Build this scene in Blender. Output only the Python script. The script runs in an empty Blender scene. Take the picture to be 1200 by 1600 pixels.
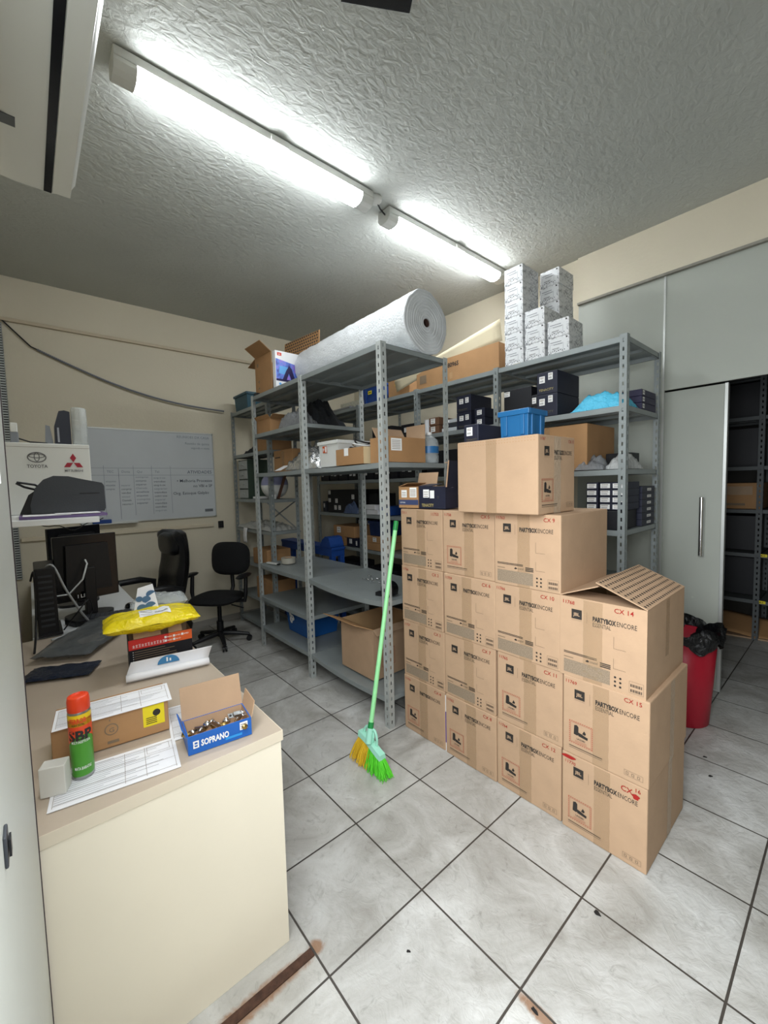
import bpy, bmesh, math, random
from mathutils import Matrix, Vector, noise as mnoise
random.seed(7)
PI = math.pi
scene = bpy.context.scene
COL = scene.collection

# ------------------------------------------------------------------ camera
cam_data = bpy.data.cameras.new('camera')
cam_data.sensor_fit = 'VERTICAL'; cam_data.sensor_height = 24.0
cam_data.lens = 645.66 / 1600 * 24.0
cam_data.clip_start = 0.01; cam_data.clip_end = 60
cam = bpy.data.objects.new('camera', cam_data); COL.objects.link(cam)
R_ = Vector((0.65245, 0.75742, -0.02483)); U_ = Vector((-0.03405, 0.06203, 0.99749)); F_ = Vector((-0.75706, 0.64997, -0.06627))
cam.matrix_world = Matrix(((R_.x, U_.x, -F_.x, 1.4415), (R_.y, U_.y, -F_.y, -1.0260), (R_.z, U_.z, -F_.z, 1.5180), (0, 0, 0, 1)))
scene.camera = cam

# ------------------------------------------------------------------ world, daylight, exposure
world = bpy.data.worlds.new('world'); scene.world = world; world.use_nodes = True
wb_ = world.node_tree.nodes['Background']; wb_.inputs[0].default_value = (0.80, 0.90, 1.0, 1); wb_.inputs[1].default_value = 0.6
def area(name, loc, rot, sx, sy, energy, col):
    l = bpy.data.lights.new(name, 'AREA'); l.shape = 'RECTANGLE'; l.size = sx; l.size_y = sy; l.energy = energy; l.color = col
    o = bpy.data.objects.new(name, l); COL.objects.link(o); o.location = loc; o.rotation_euler = rot; return o
# daylight coming in at the shop doorway the photographer stands in, and an added fill lamp beside it
area('daylight_doorway', (1.37, -1.19, 1.28), (PI / 2 - 0.85, 0, 0), 0.48, 2.4, 36, (0.93, 0.97, 1.0))
area('added_side_fill', (0.83, -1.19, 2.06), (PI / 2 - 0.85, 0, 0), 0.56, .95, 22, (0.93, 0.97, 1.0))
TUBE_POWER = 26.5
view = scene.view_settings
view.view_transform = 'Standard'; view.look = 'None'; view.gamma = 1.0; view.use_curve_mapping = False
view.exposure = 0.7

# ------------------------------------------------------------------ materials
def lin(c): return c / 12.92 if c <= 0.04045 else ((c + 0.055) / 1.055) ** 2.4
def rgb(h):
    h = h.lstrip('#'); return tuple(lin(int(h[i:i + 2], 16) / 255) for i in (0, 2, 4)) + (1,)
MATS = {}
def mat(name, col, rough=0.55, metal=0.0, var=None, bump=None, trans=0.0, alpha=1.0, emit=None, spec=0.5, coat=0.0, ior=1.45):
    """var=(scale, amount) tints by noise; bump=(scale, strength[, distortion, stretch])"""
    if name in MATS: return MATS[name]
    m = bpy.data.materials.new(name); m.use_nodes = True; nt = m.node_tree; b = nt.nodes['Principled BSDF']
    c = rgb(col) if isinstance(col, str) else tuple(col)
    b.inputs['Base Color'].default_value = c; b.inputs['Roughness'].default_value = rough; b.inputs['Metallic'].default_value = metal
    b.inputs['Specular IOR Level'].default_value = spec; b.inputs['IOR'].default_value = ior
    if trans: b.inputs['Transmission Weight'].default_value = trans
    if alpha < 1: b.inputs['Alpha'].default_value = alpha
    if coat: b.inputs['Coat Weight'].default_value = coat
    if emit: b.inputs['Emission Color'].default_value = rgb(emit[0]); b.inputs['Emission Strength'].default_value = emit[1]
    tc = None
    if var or bump: tc = nt.nodes.new('ShaderNodeTexCoord')
    if var:
        n = nt.nodes.new('ShaderNodeTexNoise'); n.inputs['Scale'].default_value = var[0]; n.inputs['Detail'].default_value = 5
        nt.links.new(tc.outputs['Object'], n.inputs['Vector'])
        r = nt.nodes.new('ShaderNodeMapRange'); r.inputs['From Min'].default_value = 0.3; r.inputs['From Max'].default_value = 0.7
        r.inputs['To Min'].default_value = 1 - var[1]; r.inputs['To Max'].default_value = 1 + var[1]
        nt.links.new(n.outputs['Fac'], r.inputs['Value'])
        mx = nt.nodes.new('ShaderNodeVectorMath'); mx.operation = 'SCALE'; mx.inputs[0].default_value = c[:3]
        nt.links.new(r.outputs['Result'], mx.inputs['Scale']); nt.links.new(mx.outputs['Vector'], b.inputs['Base Color'])
    if bump:
        n = nt.nodes.new('ShaderNodeTexNoise'); n.inputs['Scale'].default_value = bump[0]; n.inputs['Detail'].default_value = 6
        if len(bump) > 2: n.inputs['Distortion'].default_value = bump[2]
        src = tc.outputs['Object']
        if len(bump) > 3:
            mp = nt.nodes.new('ShaderNodeMapping'); mp.inputs['Scale'].default_value = bump[3]
            nt.links.new(src, mp.inputs['Vector']); src = mp.outputs['Vector']
        nt.links.new(src, n.inputs['Vector'])
        bp = nt.nodes.new('ShaderNodeBump'); bp.inputs['Strength'].default_value = bump[1]; bp.inputs['Distance'].default_value = 0.02
        nt.links.new(n.outputs['Fac'], bp.inputs['Height']); nt.links.new(bp.outputs['Normal'], b.inputs['Normal'])
    MATS[name] = m; return m

CARD = mat('cardboard', '#b39578', 0.8, var=(9, .05), bump=(60, .05))
CARD_DARK = mat('brown_cardboard', '#a98158', 0.8, var=(8, .07), bump=(60, .05))
CARD_IN = mat('cardboard_inside', '#b28f66', 0.85, var=(8, .06))
TAPE = mat('clear_packing_tape', '#b39774', 0.16, bump=(18, .25, 1.5), alpha=.30)
TAPE_CLEAR = mat('glossy_clear_tape', '#d0c0a8', 0.08, bump=(30, .5, 2), alpha=.38)
INK = mat('black_print', '#2b2724', 0.6)
INK_SOFT = mat('grey_print', '#7f6d58', 0.7)
INK_BLOCK = mat('fine_grey_print', '#8b7a66', 0.7, var=(260, .3))
RED_INK = mat('red_marker', '#9c1c17', 0.5)
RED_PRINT = mat('red_print', '#a85a45', 0.6)
WHITE_PAPER = mat('white_paper', '#e8e8ea', 0.7, var=(6, .02))
STICKER = mat('white_sticker', '#eeeeec', 0.55)
STEEL = mat('grey_painted_steel', '#8f9696', 0.42, 0.15, var=(5, .06), bump=(120, .02))
STEEL_POST = mat('light_grey_painted_steel', '#b3b8b6', 0.45, 0.1, var=(14, .08))
NAVY = mat('navy_box_card', '#1d2032', 0.5, var=(12, .1))
BLACKBOX = mat('black_box_card', '#15161c', 0.5)
BLACK_PLASTIC = mat('black_plastic', '#16171a', 0.42, bump=(200, .04))
BLACK_SHINY = mat('glossy_black_plastic', '#0e0f13', 0.18)
DARK_GREY = mat('dark_grey_plastic', '#36393e', 0.45, bump=(220, .05))
FABRIC_BLACK = mat('black_fabric', '#131416', 0.9, bump=(300, .2))
LEATHER = mat('black_leather', '#141518', 0.35, bump=(60, .15, 1.0))
WHITE_PLASTIC = mat('white_plastic', '#dcdedb', 0.35)
CREAM_LAM = mat('cream_laminate', '#efe6d2', 0.38, var=(3, .02))
TOP_LAM = mat('beige_worn_laminate', '#b9aa98', 0.4, var=(4, .05))
EDGE_LAM = mat('cream_edge_band', '#ded2bd', 0.42)
WHITE_LAM = mat('white_laminate', '#d6d8d8', 0.4)
CHROME = mat('polished_steel', '#d9dadd', 0.12, 1.0)
DULL_METAL = mat('dull_metal', '#a6a8a8', 0.3, 0.9)
BLUE_PLASTIC = mat('blue_plastic', '#17559a', 0.4)
BLUE_CRATE = mat('petrol_blue_plastic', '#1a5f92', 0.4)
BLUE_DARK = mat('dark_blue_plastic', '#153f86', 0.45)
TEAL = mat('teal_plastic', '#154a5c', 0.45)
YELLOW_STICKER = mat('yellow_sticker', '#e6d21f', 0.5)
CLEAR = mat('clear_plastic', '#e6eef0', 0.12, trans=0.0, alpha=0.30, bump=(25, .4, 1.5))
CLEAR_MILK = mat('milky_clear_plastic', '#cfd4d2', 0.2, alpha=0.55, bump=(22, .5, 1.5))
SILVER_FOIL = mat('silver_foil', '#cfd0d0', 0.16, 0.85, bump=(14, .7, 2))

# ------------------------------------------------------------------ mesh helpers
I4 = Matrix.Identity(4)
def T(x, y, z): return Matrix.Translation((x, y, z))
def RZ(a): return Matrix.Rotation(a, 4, 'Z')
def RX(a): return Matrix.Rotation(a, 4, 'X')
def RY(a): return Matrix.Rotation(a, 4, 'Y')
def FR(o, r, u):
    """frame on a face: x runs along r, y along u, z out of the face"""
    r = Vector(r).normalized(); u = Vector(u).normalized(); n = r.cross(u)
    return Matrix(((r.x, u.x, n.x, o[0]), (r.y, u.y, n.y, o[1]), (r.z, u.z, n.z, o[2]), (0, 0, 0, 1)))

_TXT = {}
def text_geo(s, bold=0.0):
    k = (s, bold)
    if k not in _TXT:
        c = bpy.data.curves.new('t', 'FONT'); c.body = s; c.size = 1.0; c.resolution_u = 2; c.offset = bold
        o = bpy.data.objects.new('t', c); COL.objects.link(o)
        dg = bpy.context.evaluated_depsgraph_get()
        me = bpy.data.meshes.new_from_object(o.evaluated_get(dg))
        vs = [v.co.copy() for v in me.vertices]; fs = [tuple(p.vertices) for p in me.polygons]
        bpy.data.objects.remove(o); bpy.data.curves.remove(c); bpy.data.meshes.remove(me)
        w = max([v.x for v in vs], default=0)
        _TXT[k] = (vs, fs, w)
    return _TXT[k]

class MB:
    def __init__(s): s.v = []; s.f = []; s.mi = []; s.sm = []; s.mats = []
    def add(s, vs, fs, m, smooth=False, M=None):
        if m not in s.mats: s.mats.append(m)
        k = s.mats.index(m); b = len(s.v)
        s.v += [(M @ Vector(v)) if M is not None else Vector(v) for v in vs]
        for f in fs: s.f.append(tuple(b + i for i in f)); s.mi.append(k); s.sm.append(smooth)
        return s
    def box(s, x0, y0, z0, x1, y1, z1, m, M=None):
        vs = [(x0, y0, z0), (x1, y0, z0), (x1, y1, z0), (x0, y1, z0), (x0, y0, z1), (x1, y0, z1), (x1, y1, z1), (x0, y1, z1)]
        return s.add(vs, [(3, 2, 1, 0), (4, 5, 6, 7), (0, 1, 5, 4), (1, 2, 6, 5), (2, 3, 7, 6), (3, 0, 4, 7)], m, False, M)
    def quad(s, M, u, v, w, h, m, z=0.0):
        return s.add([(u, v, z), (u + w, v, z), (u + w, v + h, z), (u, v + h, z)], [(0, 1, 2, 3)], m, False, M)
    def poly(s, pts, m, M=None): return s.add(pts, [tuple(range(len(pts)))], m, False, M)
    def frame(s, M, u, v, w, h, t, m, z=0.0):
        s.quad(M, u, v, w, t, m, z); s.quad(M, u, v + h - t, w, t, m, z); s.quad(M, u, v + t, t, h - 2 * t, m, z); s.quad(M, u + w - t, v + t, t, h - 2 * t, m, z); return s
    def text(s, M, u, v, size, st, m, bold=0.0, width=None, align='L', z=0.0, rot=0.0):
        vs, fs, w = text_geo(st, bold)
        if not vs: return s
        sx = size if width is None else width / w
        W = w * sx; off = -W if align == 'R' else (-W / 2 if align == 'C' else 0)
        ca, sa = math.cos(rot), math.sin(rot)
        out = []
        for p in vs:
            x = p.x * sx + off; y = p.y * size
            out.append((u + x * ca - y * sa, v + x * sa + y * ca, z))
        return s.add(out, fs, m, False, M)
    def cyl(s, p0, p1, r0, m, r1=None, n=16, cap=True, smooth=True):
        r1 = r0 if r1 is None else r1; p0 = Vector(p0); p1 = Vector(p1); d = (p1 - p0).normalized()
        a = d.orthogonal().normalized(); b = d.cross(a)
        vs = []
        for p, r in ((p0, r0), (p1, r1)):
            for i in range(n):
                t = 2 * PI * i / n; vs.append(p + a * (r * math.cos(t)) + b * (r * math.sin(t)))
        s.add(vs, [(i, (i + 1) % n, n + (i + 1) % n, n + i) for i in range(n)], m, smooth)
        if cap:
            s.add(vs[:n][::-1], [tuple(range(n))], m); s.add(vs[n:], [tuple(range(n))], m)
        return s
    def tube(s, pts, r, m, n=8, cap=True):
        pts = [Vector(p) for p in pts]; rings = []; a = None
        rr = r if isinstance(r, (list, tuple)) else [r] * len(pts)
        for i, p in enumerate(pts):
            d = (pts[min(i + 1, len(pts) - 1)] - pts[max(i - 1, 0)]).normalized()
            if a is None: a = d.orthogonal().normalized()
            a = (a - d * a.dot(d)); a = a.normalized() if a.length > 1e-6 else d.orthogonal().normalized()
            b = d.cross(a)
            rings.append([p + a * (rr[i] * math.cos(2 * PI * k / n)) + b * (rr[i] * math.sin(2 * PI * k / n)) for k in range(n)])
        vs = [v for g in rings for v in g]
        fs = [(i * n + k, i * n + (k + 1) % n, (i + 1) * n + (k + 1) % n, (i + 1) * n + k) for i in range(len(pts) - 1) for k in range(n)]
        s.add(vs, fs, m, True)
        if cap: s.add(rings[0][::-1], [tuple(range(n))], m); s.add(rings[-1], [tuple(range(n))], m)
        return s
    def lathe(s, prof, m, n=24, M=None, smooth=True, wob=None):
        """prof: (r, z) pairs"""
        vs = []
        for j, (r, z) in enumerate(prof):
            for i in range(n):
                t = 2 * PI * i / n; k = wob(j, t) if wob else (1, 0)
                vs.append((r * k[0] * math.cos(t), r * k[0] * math.sin(t), z + k[1]))
        fs = [(j * n + i, j * n + (i + 1) % n, (j + 1) * n + (i + 1) % n, (j + 1) * n + i) for j in range(len(prof) - 1) for i in range(n)]
        return s.add(vs, fs, m, smooth, M)
    def prism(s, poly, h0, h1, m, M=None, smooth=False):
        """closed outline in xy pushed from z=h0 to z=h1"""
        n = len(poly); vs = [(x, y, h0) for x, y in poly] + [(x, y, h1) for x, y in poly]
        s.add(vs, [(i, (i + 1) % n, n + (i + 1) % n, n + i) for i in range(n)], m, smooth, M)
        s.add([(x, y, h0) for x, y in poly][::-1], [tuple(range(n))], m, False, M)
        return s.add([(x, y, h1) for x, y in poly], [tuple(range(n))], m, False, M)
    def grid(s, nx, ny, fn, m, smooth=True, M=None):
        vs = [fn(i / nx, j / ny) for j in range(ny + 1) for i in range(nx + 1)]
        w = nx + 1
        return s.add(vs, [(j * w + i, j * w + i + 1, (j + 1) * w + i + 1, (j + 1) * w + i) for j in range(ny) for i in range(nx)], m, smooth, M)
    def slab(s, a, b, c, d, t, m):
        """four corner points thickened by t along the normal"""
        a, b, c, d = map(Vector, (a, b, c, d)); n = (b - a).cross(d - a).normalized() * t
        vs = [a, b, c, d, a + n, b + n, c + n, d + n]
        return s.add(vs, [(3, 2, 1, 0), (4, 5, 6, 7), (0, 1, 5, 4), (1, 2, 6, 5), (2, 3, 7, 6), (3, 0, 4, 7)], m)
    def mesh(s, name):
        me = bpy.data.meshes.new(name); me.from_pydata([tuple(v) for v in s.v], [], s.f)
        for m in s.mats: me.materials.append(m)
        me.polygons.foreach_set('material_index', s.mi); me.polygons.foreach_set('use_smooth', s.sm); me.update()
        return me
    def build(s, name, parent=None, bevel=0.0, seg=2, solid=0.0, sub=0):
        o = bpy.data.objects.new(name, s.mesh(name)); COL.objects.link(o); o.parent = parent
        if solid: md = o.modifiers.new('thick', 'SOLIDIFY'); md.thickness = solid; md.offset = 0
        if bevel:
            md = o.modifiers.new('bevel', 'BEVEL'); md.width = bevel; md.segments = seg; md.limit_method = 'ANGLE'; md.angle_limit = 0.7
        if sub: md = o.modifiers.new('sub', 'SUBSURF'); md.levels = sub; md.render_levels = sub
        return o

def tag(o, label, cat, group=None):
    o['label'] = label; o['category'] = cat
    if group: o['group'] = group
    return o
def thing(name, label, cat, loc=(0, 0, 0), rz=0.0, group=None):
    o = bpy.data.objects.new(name, None); COL.objects.link(o); o.location = loc; o.rotation_euler = (0, 0, rz)
    o.empty_display_size = 0.1
    return tag(o, label, cat, group)
def struct(name, mb, **k):
    o = mb.build(name, None, **k); o['kind'] = 'structure'; return o
def child(name, data, parent):
    o = bpy.data.objects.new(name, data); COL.objects.link(o); o.parent = parent; return o
def copy_part(src, parent):
    c = src.copy(); COL.objects.link(c); c.parent = parent; return c

def fbm(x, y, z, o=4):
    return mnoise.fractal(Vector((x, y, z)), 1.0, 2.0, o)

# ================================================================== SETTING
# ---- floor tiles
def floor_material():
    m = bpy.data.materials.new('stone_tile_floor'); m.use_nodes = True; nt = m.node_tree; N = nt.nodes; L = nt.links
    b = N['Principled BSDF']
    geo = N.new('ShaderNodeNewGeometry')
    br = N.new('ShaderNodeTexBrick'); br.offset = 0; br.squash = 1
    for k, v in (('Scale', 1.0), ('Mortar Size', 0.0036), ('Mortar Smooth', 0.15), ('Bias', 0.0), ('Brick Width', 0.41), ('Row Height', 0.41)): br.inputs[k].default_value = v
    br.inputs['Color1'].default_value = (0.92, 0.92, 0.92, 1); br.inputs['Color2'].default_value = (1.06, 1.06, 1.06, 1); br.inputs['Mortar'].default_value = (1, 1, 1, 1)
    L.new(geo.outputs['Position'], br.inputs['Vector'])
    def noise(scale, detail, dist, rough=0.6):
        n = N.new('ShaderNodeTexNoise'); n.inputs['Scale'].default_value = scale; n.inputs['Detail'].default_value = detail
        n.inputs['Distortion'].default_value = dist; n.inputs['Roughness'].default_value = rough; L.new(geo.outputs['Position'], n.inputs['Vector']); return n
    n1 = noise(3.2, 7, 0.8, 0.65); n2 = noise(21, 7, 1.2, 0.65)
    cr = N.new('ShaderNodeValToRGB'); e = cr.color_ramp.elements
    e[0].position = 0.30; e[0].color = rgb('#99968f'); e[1].position = 0.70; e[1].color = rgb('#d0d0cd')
    L.new(n1.outputs['Fac'], cr.inputs['Fac'])
    mul = N.new('ShaderNodeMix'); mul.data_type = 'RGBA'; mul.blend_type = 'MULTIPLY'; mul.inputs[0].default_value = 1
    L.new(cr.outputs['Color'], mul.inputs[6]); L.new(br.outputs['Color'], mul.inputs[7])
    # darker scuffs
    sc = N.new('ShaderNodeMapRange'); sc.inputs['From Min'].default_value = 0.57; sc.inputs['From Max'].default_value = 0.8; sc.inputs['To Max'].default_value = 0.65
    L.new(n2.outputs['Fac'], sc.inputs['Value'])
    m2 = N.new('ShaderNodeMix'); m2.data_type = 'RGBA'; m2.inputs[7].default_value = rgb('#6f6b64')
    L.new(sc.outputs['Result'], m2.inputs[0]); L.new(mul.outputs[2], m2.inputs[6])
    # rust round the old floor track
    sep = N.new('ShaderNodeSeparateXYZ'); L.new(geo.outputs['Position'], sep.inputs[0])
    def math_(op, a, bb, c=None):
        n = N.new('ShaderNodeMath'); n.operation = op
        for i, v in enumerate((a, bb)):
            if v is None: continue
            if isinstance(v, (int, float)): n.inputs[i].default_value = v
            else: L.new(v, n.inputs[i])
        return n.outputs[0]
    def mask(cx, cy, rx, ry):
        dx = math_('DIVIDE', math_('ABSOLUTE', math_('SUBTRACT', sep.outputs['X'], cx), None), rx)
        dy = math_('DIVIDE', math_('ABSOLUTE', math_('SUBTRACT', sep.outputs['Y'], cy), None), ry)
        mxm = math_('ADD', math_('POWER', dx, 2.0), math_('POWER', dy, 2.0))
        wob = math_('ADD', mxm, math_('MULTIPLY', math_('SUBTRACT', n2.outputs['Fac'], 0.5), 1.8))
        r = N.new('ShaderNodeMapRange'); r.inputs['From Min'].default_value = 1.0; r.inputs['From Max'].default_value = 0.3; r.inputs['To Max'].default_value = 0.8
        L.new(wob, r.inputs['Value']); return r.outputs['Result']
    rust = math_('MAXIMUM', math_('MAXIMUM', mask(0.318, -0.62, 0.035, 0.26), mask(0.31, -0.40, 0.028, 0.03)), mask(0.885, -0.012, 0.075, 0.022))
    m3 = N.new('ShaderNodeMix'); m3.data_type = 'RGBA'; m3.inputs[7].default_value = rgb('#8a5f38')
    L.new(rust, m3.inputs[0]); L.new(m2.outputs[2], m3.inputs[6])
    m4 = N.new('ShaderNodeMix'); m4.data_type = 'RGBA'; m4.inputs[7].default_value = rgb('#45403b')
    L.new(br.outputs['Fac'], m4.inputs[0]); L.new(m3.outputs[2], m4.inputs[6]); L.new(m4.outputs[2], b.inputs['Base Color'])
    b.inputs['Roughness'].default_value = 0.42
    # carved slate-like relief
    n3 = noise(19, 6, 1.3, 0.6)
    h = math_('SUBTRACT', math_('ADD', math_('MULTIPLY', n3.outputs['Fac'], 0.5), math_('MULTIPLY', n1.outputs['Fac'], 0.25)), math_('MULTIPLY', br.outputs['Fac'], 0.7))
    bp = N.new('ShaderNodeBump'); bp.inputs['Strength'].default_value = 0.8; bp.inputs['Distance'].default_value = 0.010
    L.new(h, bp.inputs['Height']); L.new(bp.outputs['Normal'], b.inputs['Normal'])
    return m
FLOOR_M = floor_material()
WALL_M = mat('cream_wall_paint', '#d0c8b3', 0.7, var=(1.2, .03), bump=(45, .06))
WALL_SHADE = mat('store_wall_with_shade', '#4d4b47', 0.8, var=(2, .08))  # the storage room's shade is mixed into this wall colour
PANEL_M = mat('grey_white_panel', '#a9ada4', 0.5, var=(1.5, .03))
CEIL_M = mat('rough_ceiling_plaster', '#babdb8', 0.75, var=(1.5, .05), bump=(34, .40, .9, (1.0, 0.6, 1.0)))
ALU = mat('pale_aluminium', '#c8cbc8', 0.35, 0.5)
JAMB_M = mat('grey_white_door_panel', '#c6cac4', 0.5, var=(2.5, .03), bump=(80, .03))
RUST_M = mat('rusty_iron', '#4a3226', 0.85, var=(40, .35), bump=(60, .4))

struct('floor', MB().box(-3.45, -1.3, -0.1, 5.6, 4.95, 0.0, FLOOR_M))
struct('ceiling', MB().box(-3.45, -1.3, 3.33, 5.6, 2.62, 3.45, CEIL_M))
struct('ceiling_store', MB().box(-0.6, 2.62, 2.75, 2.4, 4.95, 2.85, WALL_SHADE))
struct('wall_back', MB().box(-3.45, -1.3, 0, -3.29, 2.62, 3.33, WALL_M))
struct('wall_left', MB().box(-3.29, -1.3, 0, .242, -1.165, 3.33, WALL_M).box(.242, -1.3, 0, .53, -1.065, 3.33, WALL_M).box(-.16, -1.165, 2.425, .242, -1.065, 3.33, WALL_M).box(.53, -1.2, 0, 1.12, -1.065, 1.535, WALL_M).box(.53, -1.2, 2.62, 1.65, -1.065, 3.33, WALL_M).box(1.65, -1.2, 0, 5.6, -1.065, 3.33, WALL_M))  # gap above the low section is added to let the side fill in
struct('wall_front', MB().box(5.5, -1.065, 0, 5.6, 2.515, 3.33, WALL_M))
struct('wall_right', MB().box(-3.29, 2.535, 0, -0.16, 2.62, 3.33, WALL_M).box(-0.16, 2.515, 2.97, 5.5, 2.62, 3.33, WALL_M))
struct('wall_partition', MB().box(-0.16, 2.535, 0, 0.452, 2.553, 2.955, PANEL_M).box(0.464, 2.535, 2.15, 5.5, 2.553, 2.955, PANEL_M).box(1.75, 2.535, 0, 5.5, 2.553, 2.15, PANEL_M))
struct('wall_store', MB().box(-0.6, 4.85, 0, 2.4, 4.95, 2.75, WALL_SHADE).box(-0.7, 2.62, 0, -0.6, 4.95, 2.75, WALL_SHADE).box(2.4, 2.62, 0, 2.5, 4.95, 2.75, WALL_SHADE))
struct('trim_1', MB().box(0.452, 2.528, 0, 0.464, 2.553, 2.955, ALU))
struct('trim_2', MB().box(-0.16, 2.505, 2.955, 5.5, 2.535, 2.972, mat('lintel_grey_with_shade', '#8d8a80', .8, var=(12, .2))))  # strip colour carries the shadow line under the beam
struct('trim_3', MB().box(-3.29, -1.165, 2.955, -3.262, 2.4, 2.985, mat('cream_conduit', '#c2b59c', .6)), bevel=.006)
struct('trim_4', MB().box(-3.29, -1.095, 1.10, -3.268, 0.52, 1.135, mat('cream_duct', '#cfc4ac', .6)), bevel=.005)
struct('trim_5', MB().box(0.302, -1.05, 0.0, 0.330, -0.415, 0.004, RUST_M))
struct('baseboard_back', MB().box(-3.29, -1.165, 0, -3.278, 2.535, 0.07, mat('grey_skirting', '#9a968d', .6)), bevel=.003)
struct('trim_6', MB().box(0.242, -1.065, 0, .53, -1.058, 2.36, JAMB_M).box(.53, -1.065, 0, 1.12, -1.058, 1.535, JAMB_M).box(0.2395, -1.064, 0, 0.2455, -1.0562, 2.36, mat('dark_seam', '#3a2f33', .7)))
# sliding door leaf
d1 = struct('door_1', MB().box(-0.05, 2.566, 0.02, 0.806, 2.60, 2.14, PANEL_M).box(0.806, 2.560, 0.015, 0.826, 2.603, 2.143, ALU).box(-.05, 2.56, .005, .826, 2.603, .02, ALU), bevel=.002)
hm = MB(); hm.cyl((0.705, 2.515, 0.965), (0.705, 2.515, 1.375), 0.014, CHROME, n=20)
for z in (1.02, 1.32): hm.cyl((0.705, 2.515, z), (0.705, 2.568, z), 0.009, CHROME)
h_ = hm.build('handle', d1); h_['label'] = 'long polished steel bar handle'

# ================================================================== STEEL SHELVING
def post_mesh(h, m, fl=0.042, pitch=0.05):
    """slotted angle upright, corner at the origin, flanges along +x and +y"""
    mb = MB(); a, c = fl * 0.36, fl * 0.60
    for ax in (0, 1):
        def P(u, z): return (u, 0, z) if ax == 0 else (0, u, z)
        for u0, u1 in ((0, a), (c, fl)): mb.add([P(u0, 0), P(u1, 0), P(u1, h), P(u0, h)], [(0, 1, 2, 3)], m)
        z = 0.0; off = 0.012 if ax else 0.026
        while z < h:
            z1 = min(z + (off if z == 0 else pitch - 0.022), h); mb.add([P(a, z), P(c, z), P(c, z1), P(a, z1)], [(0, 1, 2, 3)], m)
            z = z1 + 0.022
    return mb.mesh('upright')
def shelf_mesh(w, d, m, lip=0.032, sag=0.0):
    """steel tray, front left corner at the origin, upper face at z=0"""
    mb = MB(); n = 12
    def zf(u, v): return -sag * 4 * u * (1 - u) * (1 - 0.55 * v)
    mb.grid(n, 4, lambda u, v: (u * w, v * d, zf(u, v)), m, False)
    for v in (0, 1):
        y = v * d; yi = y + (0.014 if v == 0 else -0.014)
        mb.grid(n, 1, lambda u, t: (u * w, y, zf(u, v) - lip * t), m, False)
        mb.grid(n, 1, lambda u, t: (u * w, y + (yi - y) * t, zf(u, v) - lip), m, False)
    for u in (0, 1):
        x = u * w; xi = x + (0.014 if u == 0 else -0.014)
        mb.grid(1, 4, lambda t, v: (x, v * d, zf(u, v) - lip * t), m, False)
        mb.grid(1, 4, lambda t, v: (x + (xi - x) * t, v * d, zf(u, v) - lip), m, False)
    for v in (0.34, 0.67):
        y = v * d
        mb.grid(n, 1, lambda u, t: (u * w, y - 0.03 + 0.06 * t, zf(u, v) - 0.018), m, False)
        for e in (-0.03, 0.03): mb.grid(n, 1, lambda u, t: (u * w, y + e, zf(u, v) - 0.018 * t), m, False)
    return mb.mesh('shelf_tray')
def rack(name, label, xs, y0, y1, h, bays, post_m, shelf_m, fl=0.042, brace=(), bolts=True):
    """bays: one list of (level, sag) per gap between uprights"""
    t = thing(name, label, 'shelving', (xs[0], y0, 0), 0, None)
    pm = post_mesh(h, post_m, fl); ox = xs[0]; d = y1 - y0
    for i, x in enumerate(xs):
        for yy, r in ((0, 0 if i == 0 else PI / 2), (d, -PI / 2 if i == 0 else PI)):
            o = child('post', pm, t); o.location = (x - ox, yy, 0); o.rotation_euler = (0, 0, r)
            md = o.modifiers.new('thick', 'SOLIDIFY'); md.thickness = 0.002; md.offset = 0
    cache = {}
    for i, lv in enumerate(bays):
        w = xs[i + 1] - xs[i] - 0.008
        for z, sag in lv:
            k = (round(w, 3), sag)
            if k not in cache: cache[k] = shelf_mesh(w, d - 0.010, shelf_m, sag=sag)
            o = child('shelf', cache[k], t); o.location = (xs[i] - ox + 0.004, 0.005, z)
            md = o.modifiers.new('thick', 'SOLIDIFY'); md.thickness = 0.0016; md.offset = -1
    for a, b in brace:
        mb = MB(); mb.box(-0.011, -0.001, 0, 0.011, 0.001, (Vector(b) - Vector(a)).length, shelf_m)
        o = mb.build('brace', t); o.location = Vector(a) - Vector((ox, y0, 0))
        o.rotation_mode = 'QUATERNION'; o.rotation_quaternion = (Vector(b) - Vector(a)).to_track_quat('Z', 'Y')
    return t
STEEL_SHADE = mat('steel_with_shade', '#565a5b', .6, .1, var=(6, .1))  # the shelving grey, darkened for the unlit storage room
rack('steel_shelving', 'light grey slotted steel shelving with two bays carrying the bubble wrap roll on top', [-2.285, -1.367, -0.434], 0.588, 1.182, 2.36,
     [[(2.352, 0), (2.005, 0), (1.652, .006), (0.800, .010), (0.490, .004), (0.195, .004)],
      [(2.352, 0), (1.652, .006), (0.800, .026), (0.195, .024)]], STEEL_POST, STEEL)
BL = [(2.350, 0), (1.950, .003), (1.575, .003), (1.205, .003), (0.835, .003), (0.46, 0), (0.10, 0)]
rack('steel_shelving', 'long grey slotted steel shelving along the rear wall holding navy boxes', [-2.92, -2.053, -1.19, -0.353, 0.516], 1.655, 2.265, 2.36,
     [BL, BL, BL, BL], STEEL, STEEL, fl=0.040)
rack('steel_shelving', 'narrow grey shelving with crossed rear braces in the corner behind the office chair', [-3.20, -2.288], 0.742, 1.045, 2.36,
     [[(2.345, 0), (1.880, 0), (1.400, 0), (1.085, .006), (0.72, 0), (0.36, 0), (0.08, 0)]], STEEL, STEEL, fl=0.038,
     brace=[((-3.19, 1.052, 1.06), (-2.30, 1.052, 1.40)), ((-3.19, 1.056, 1.40), (-2.30, 1.056, 1.06))])
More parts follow.
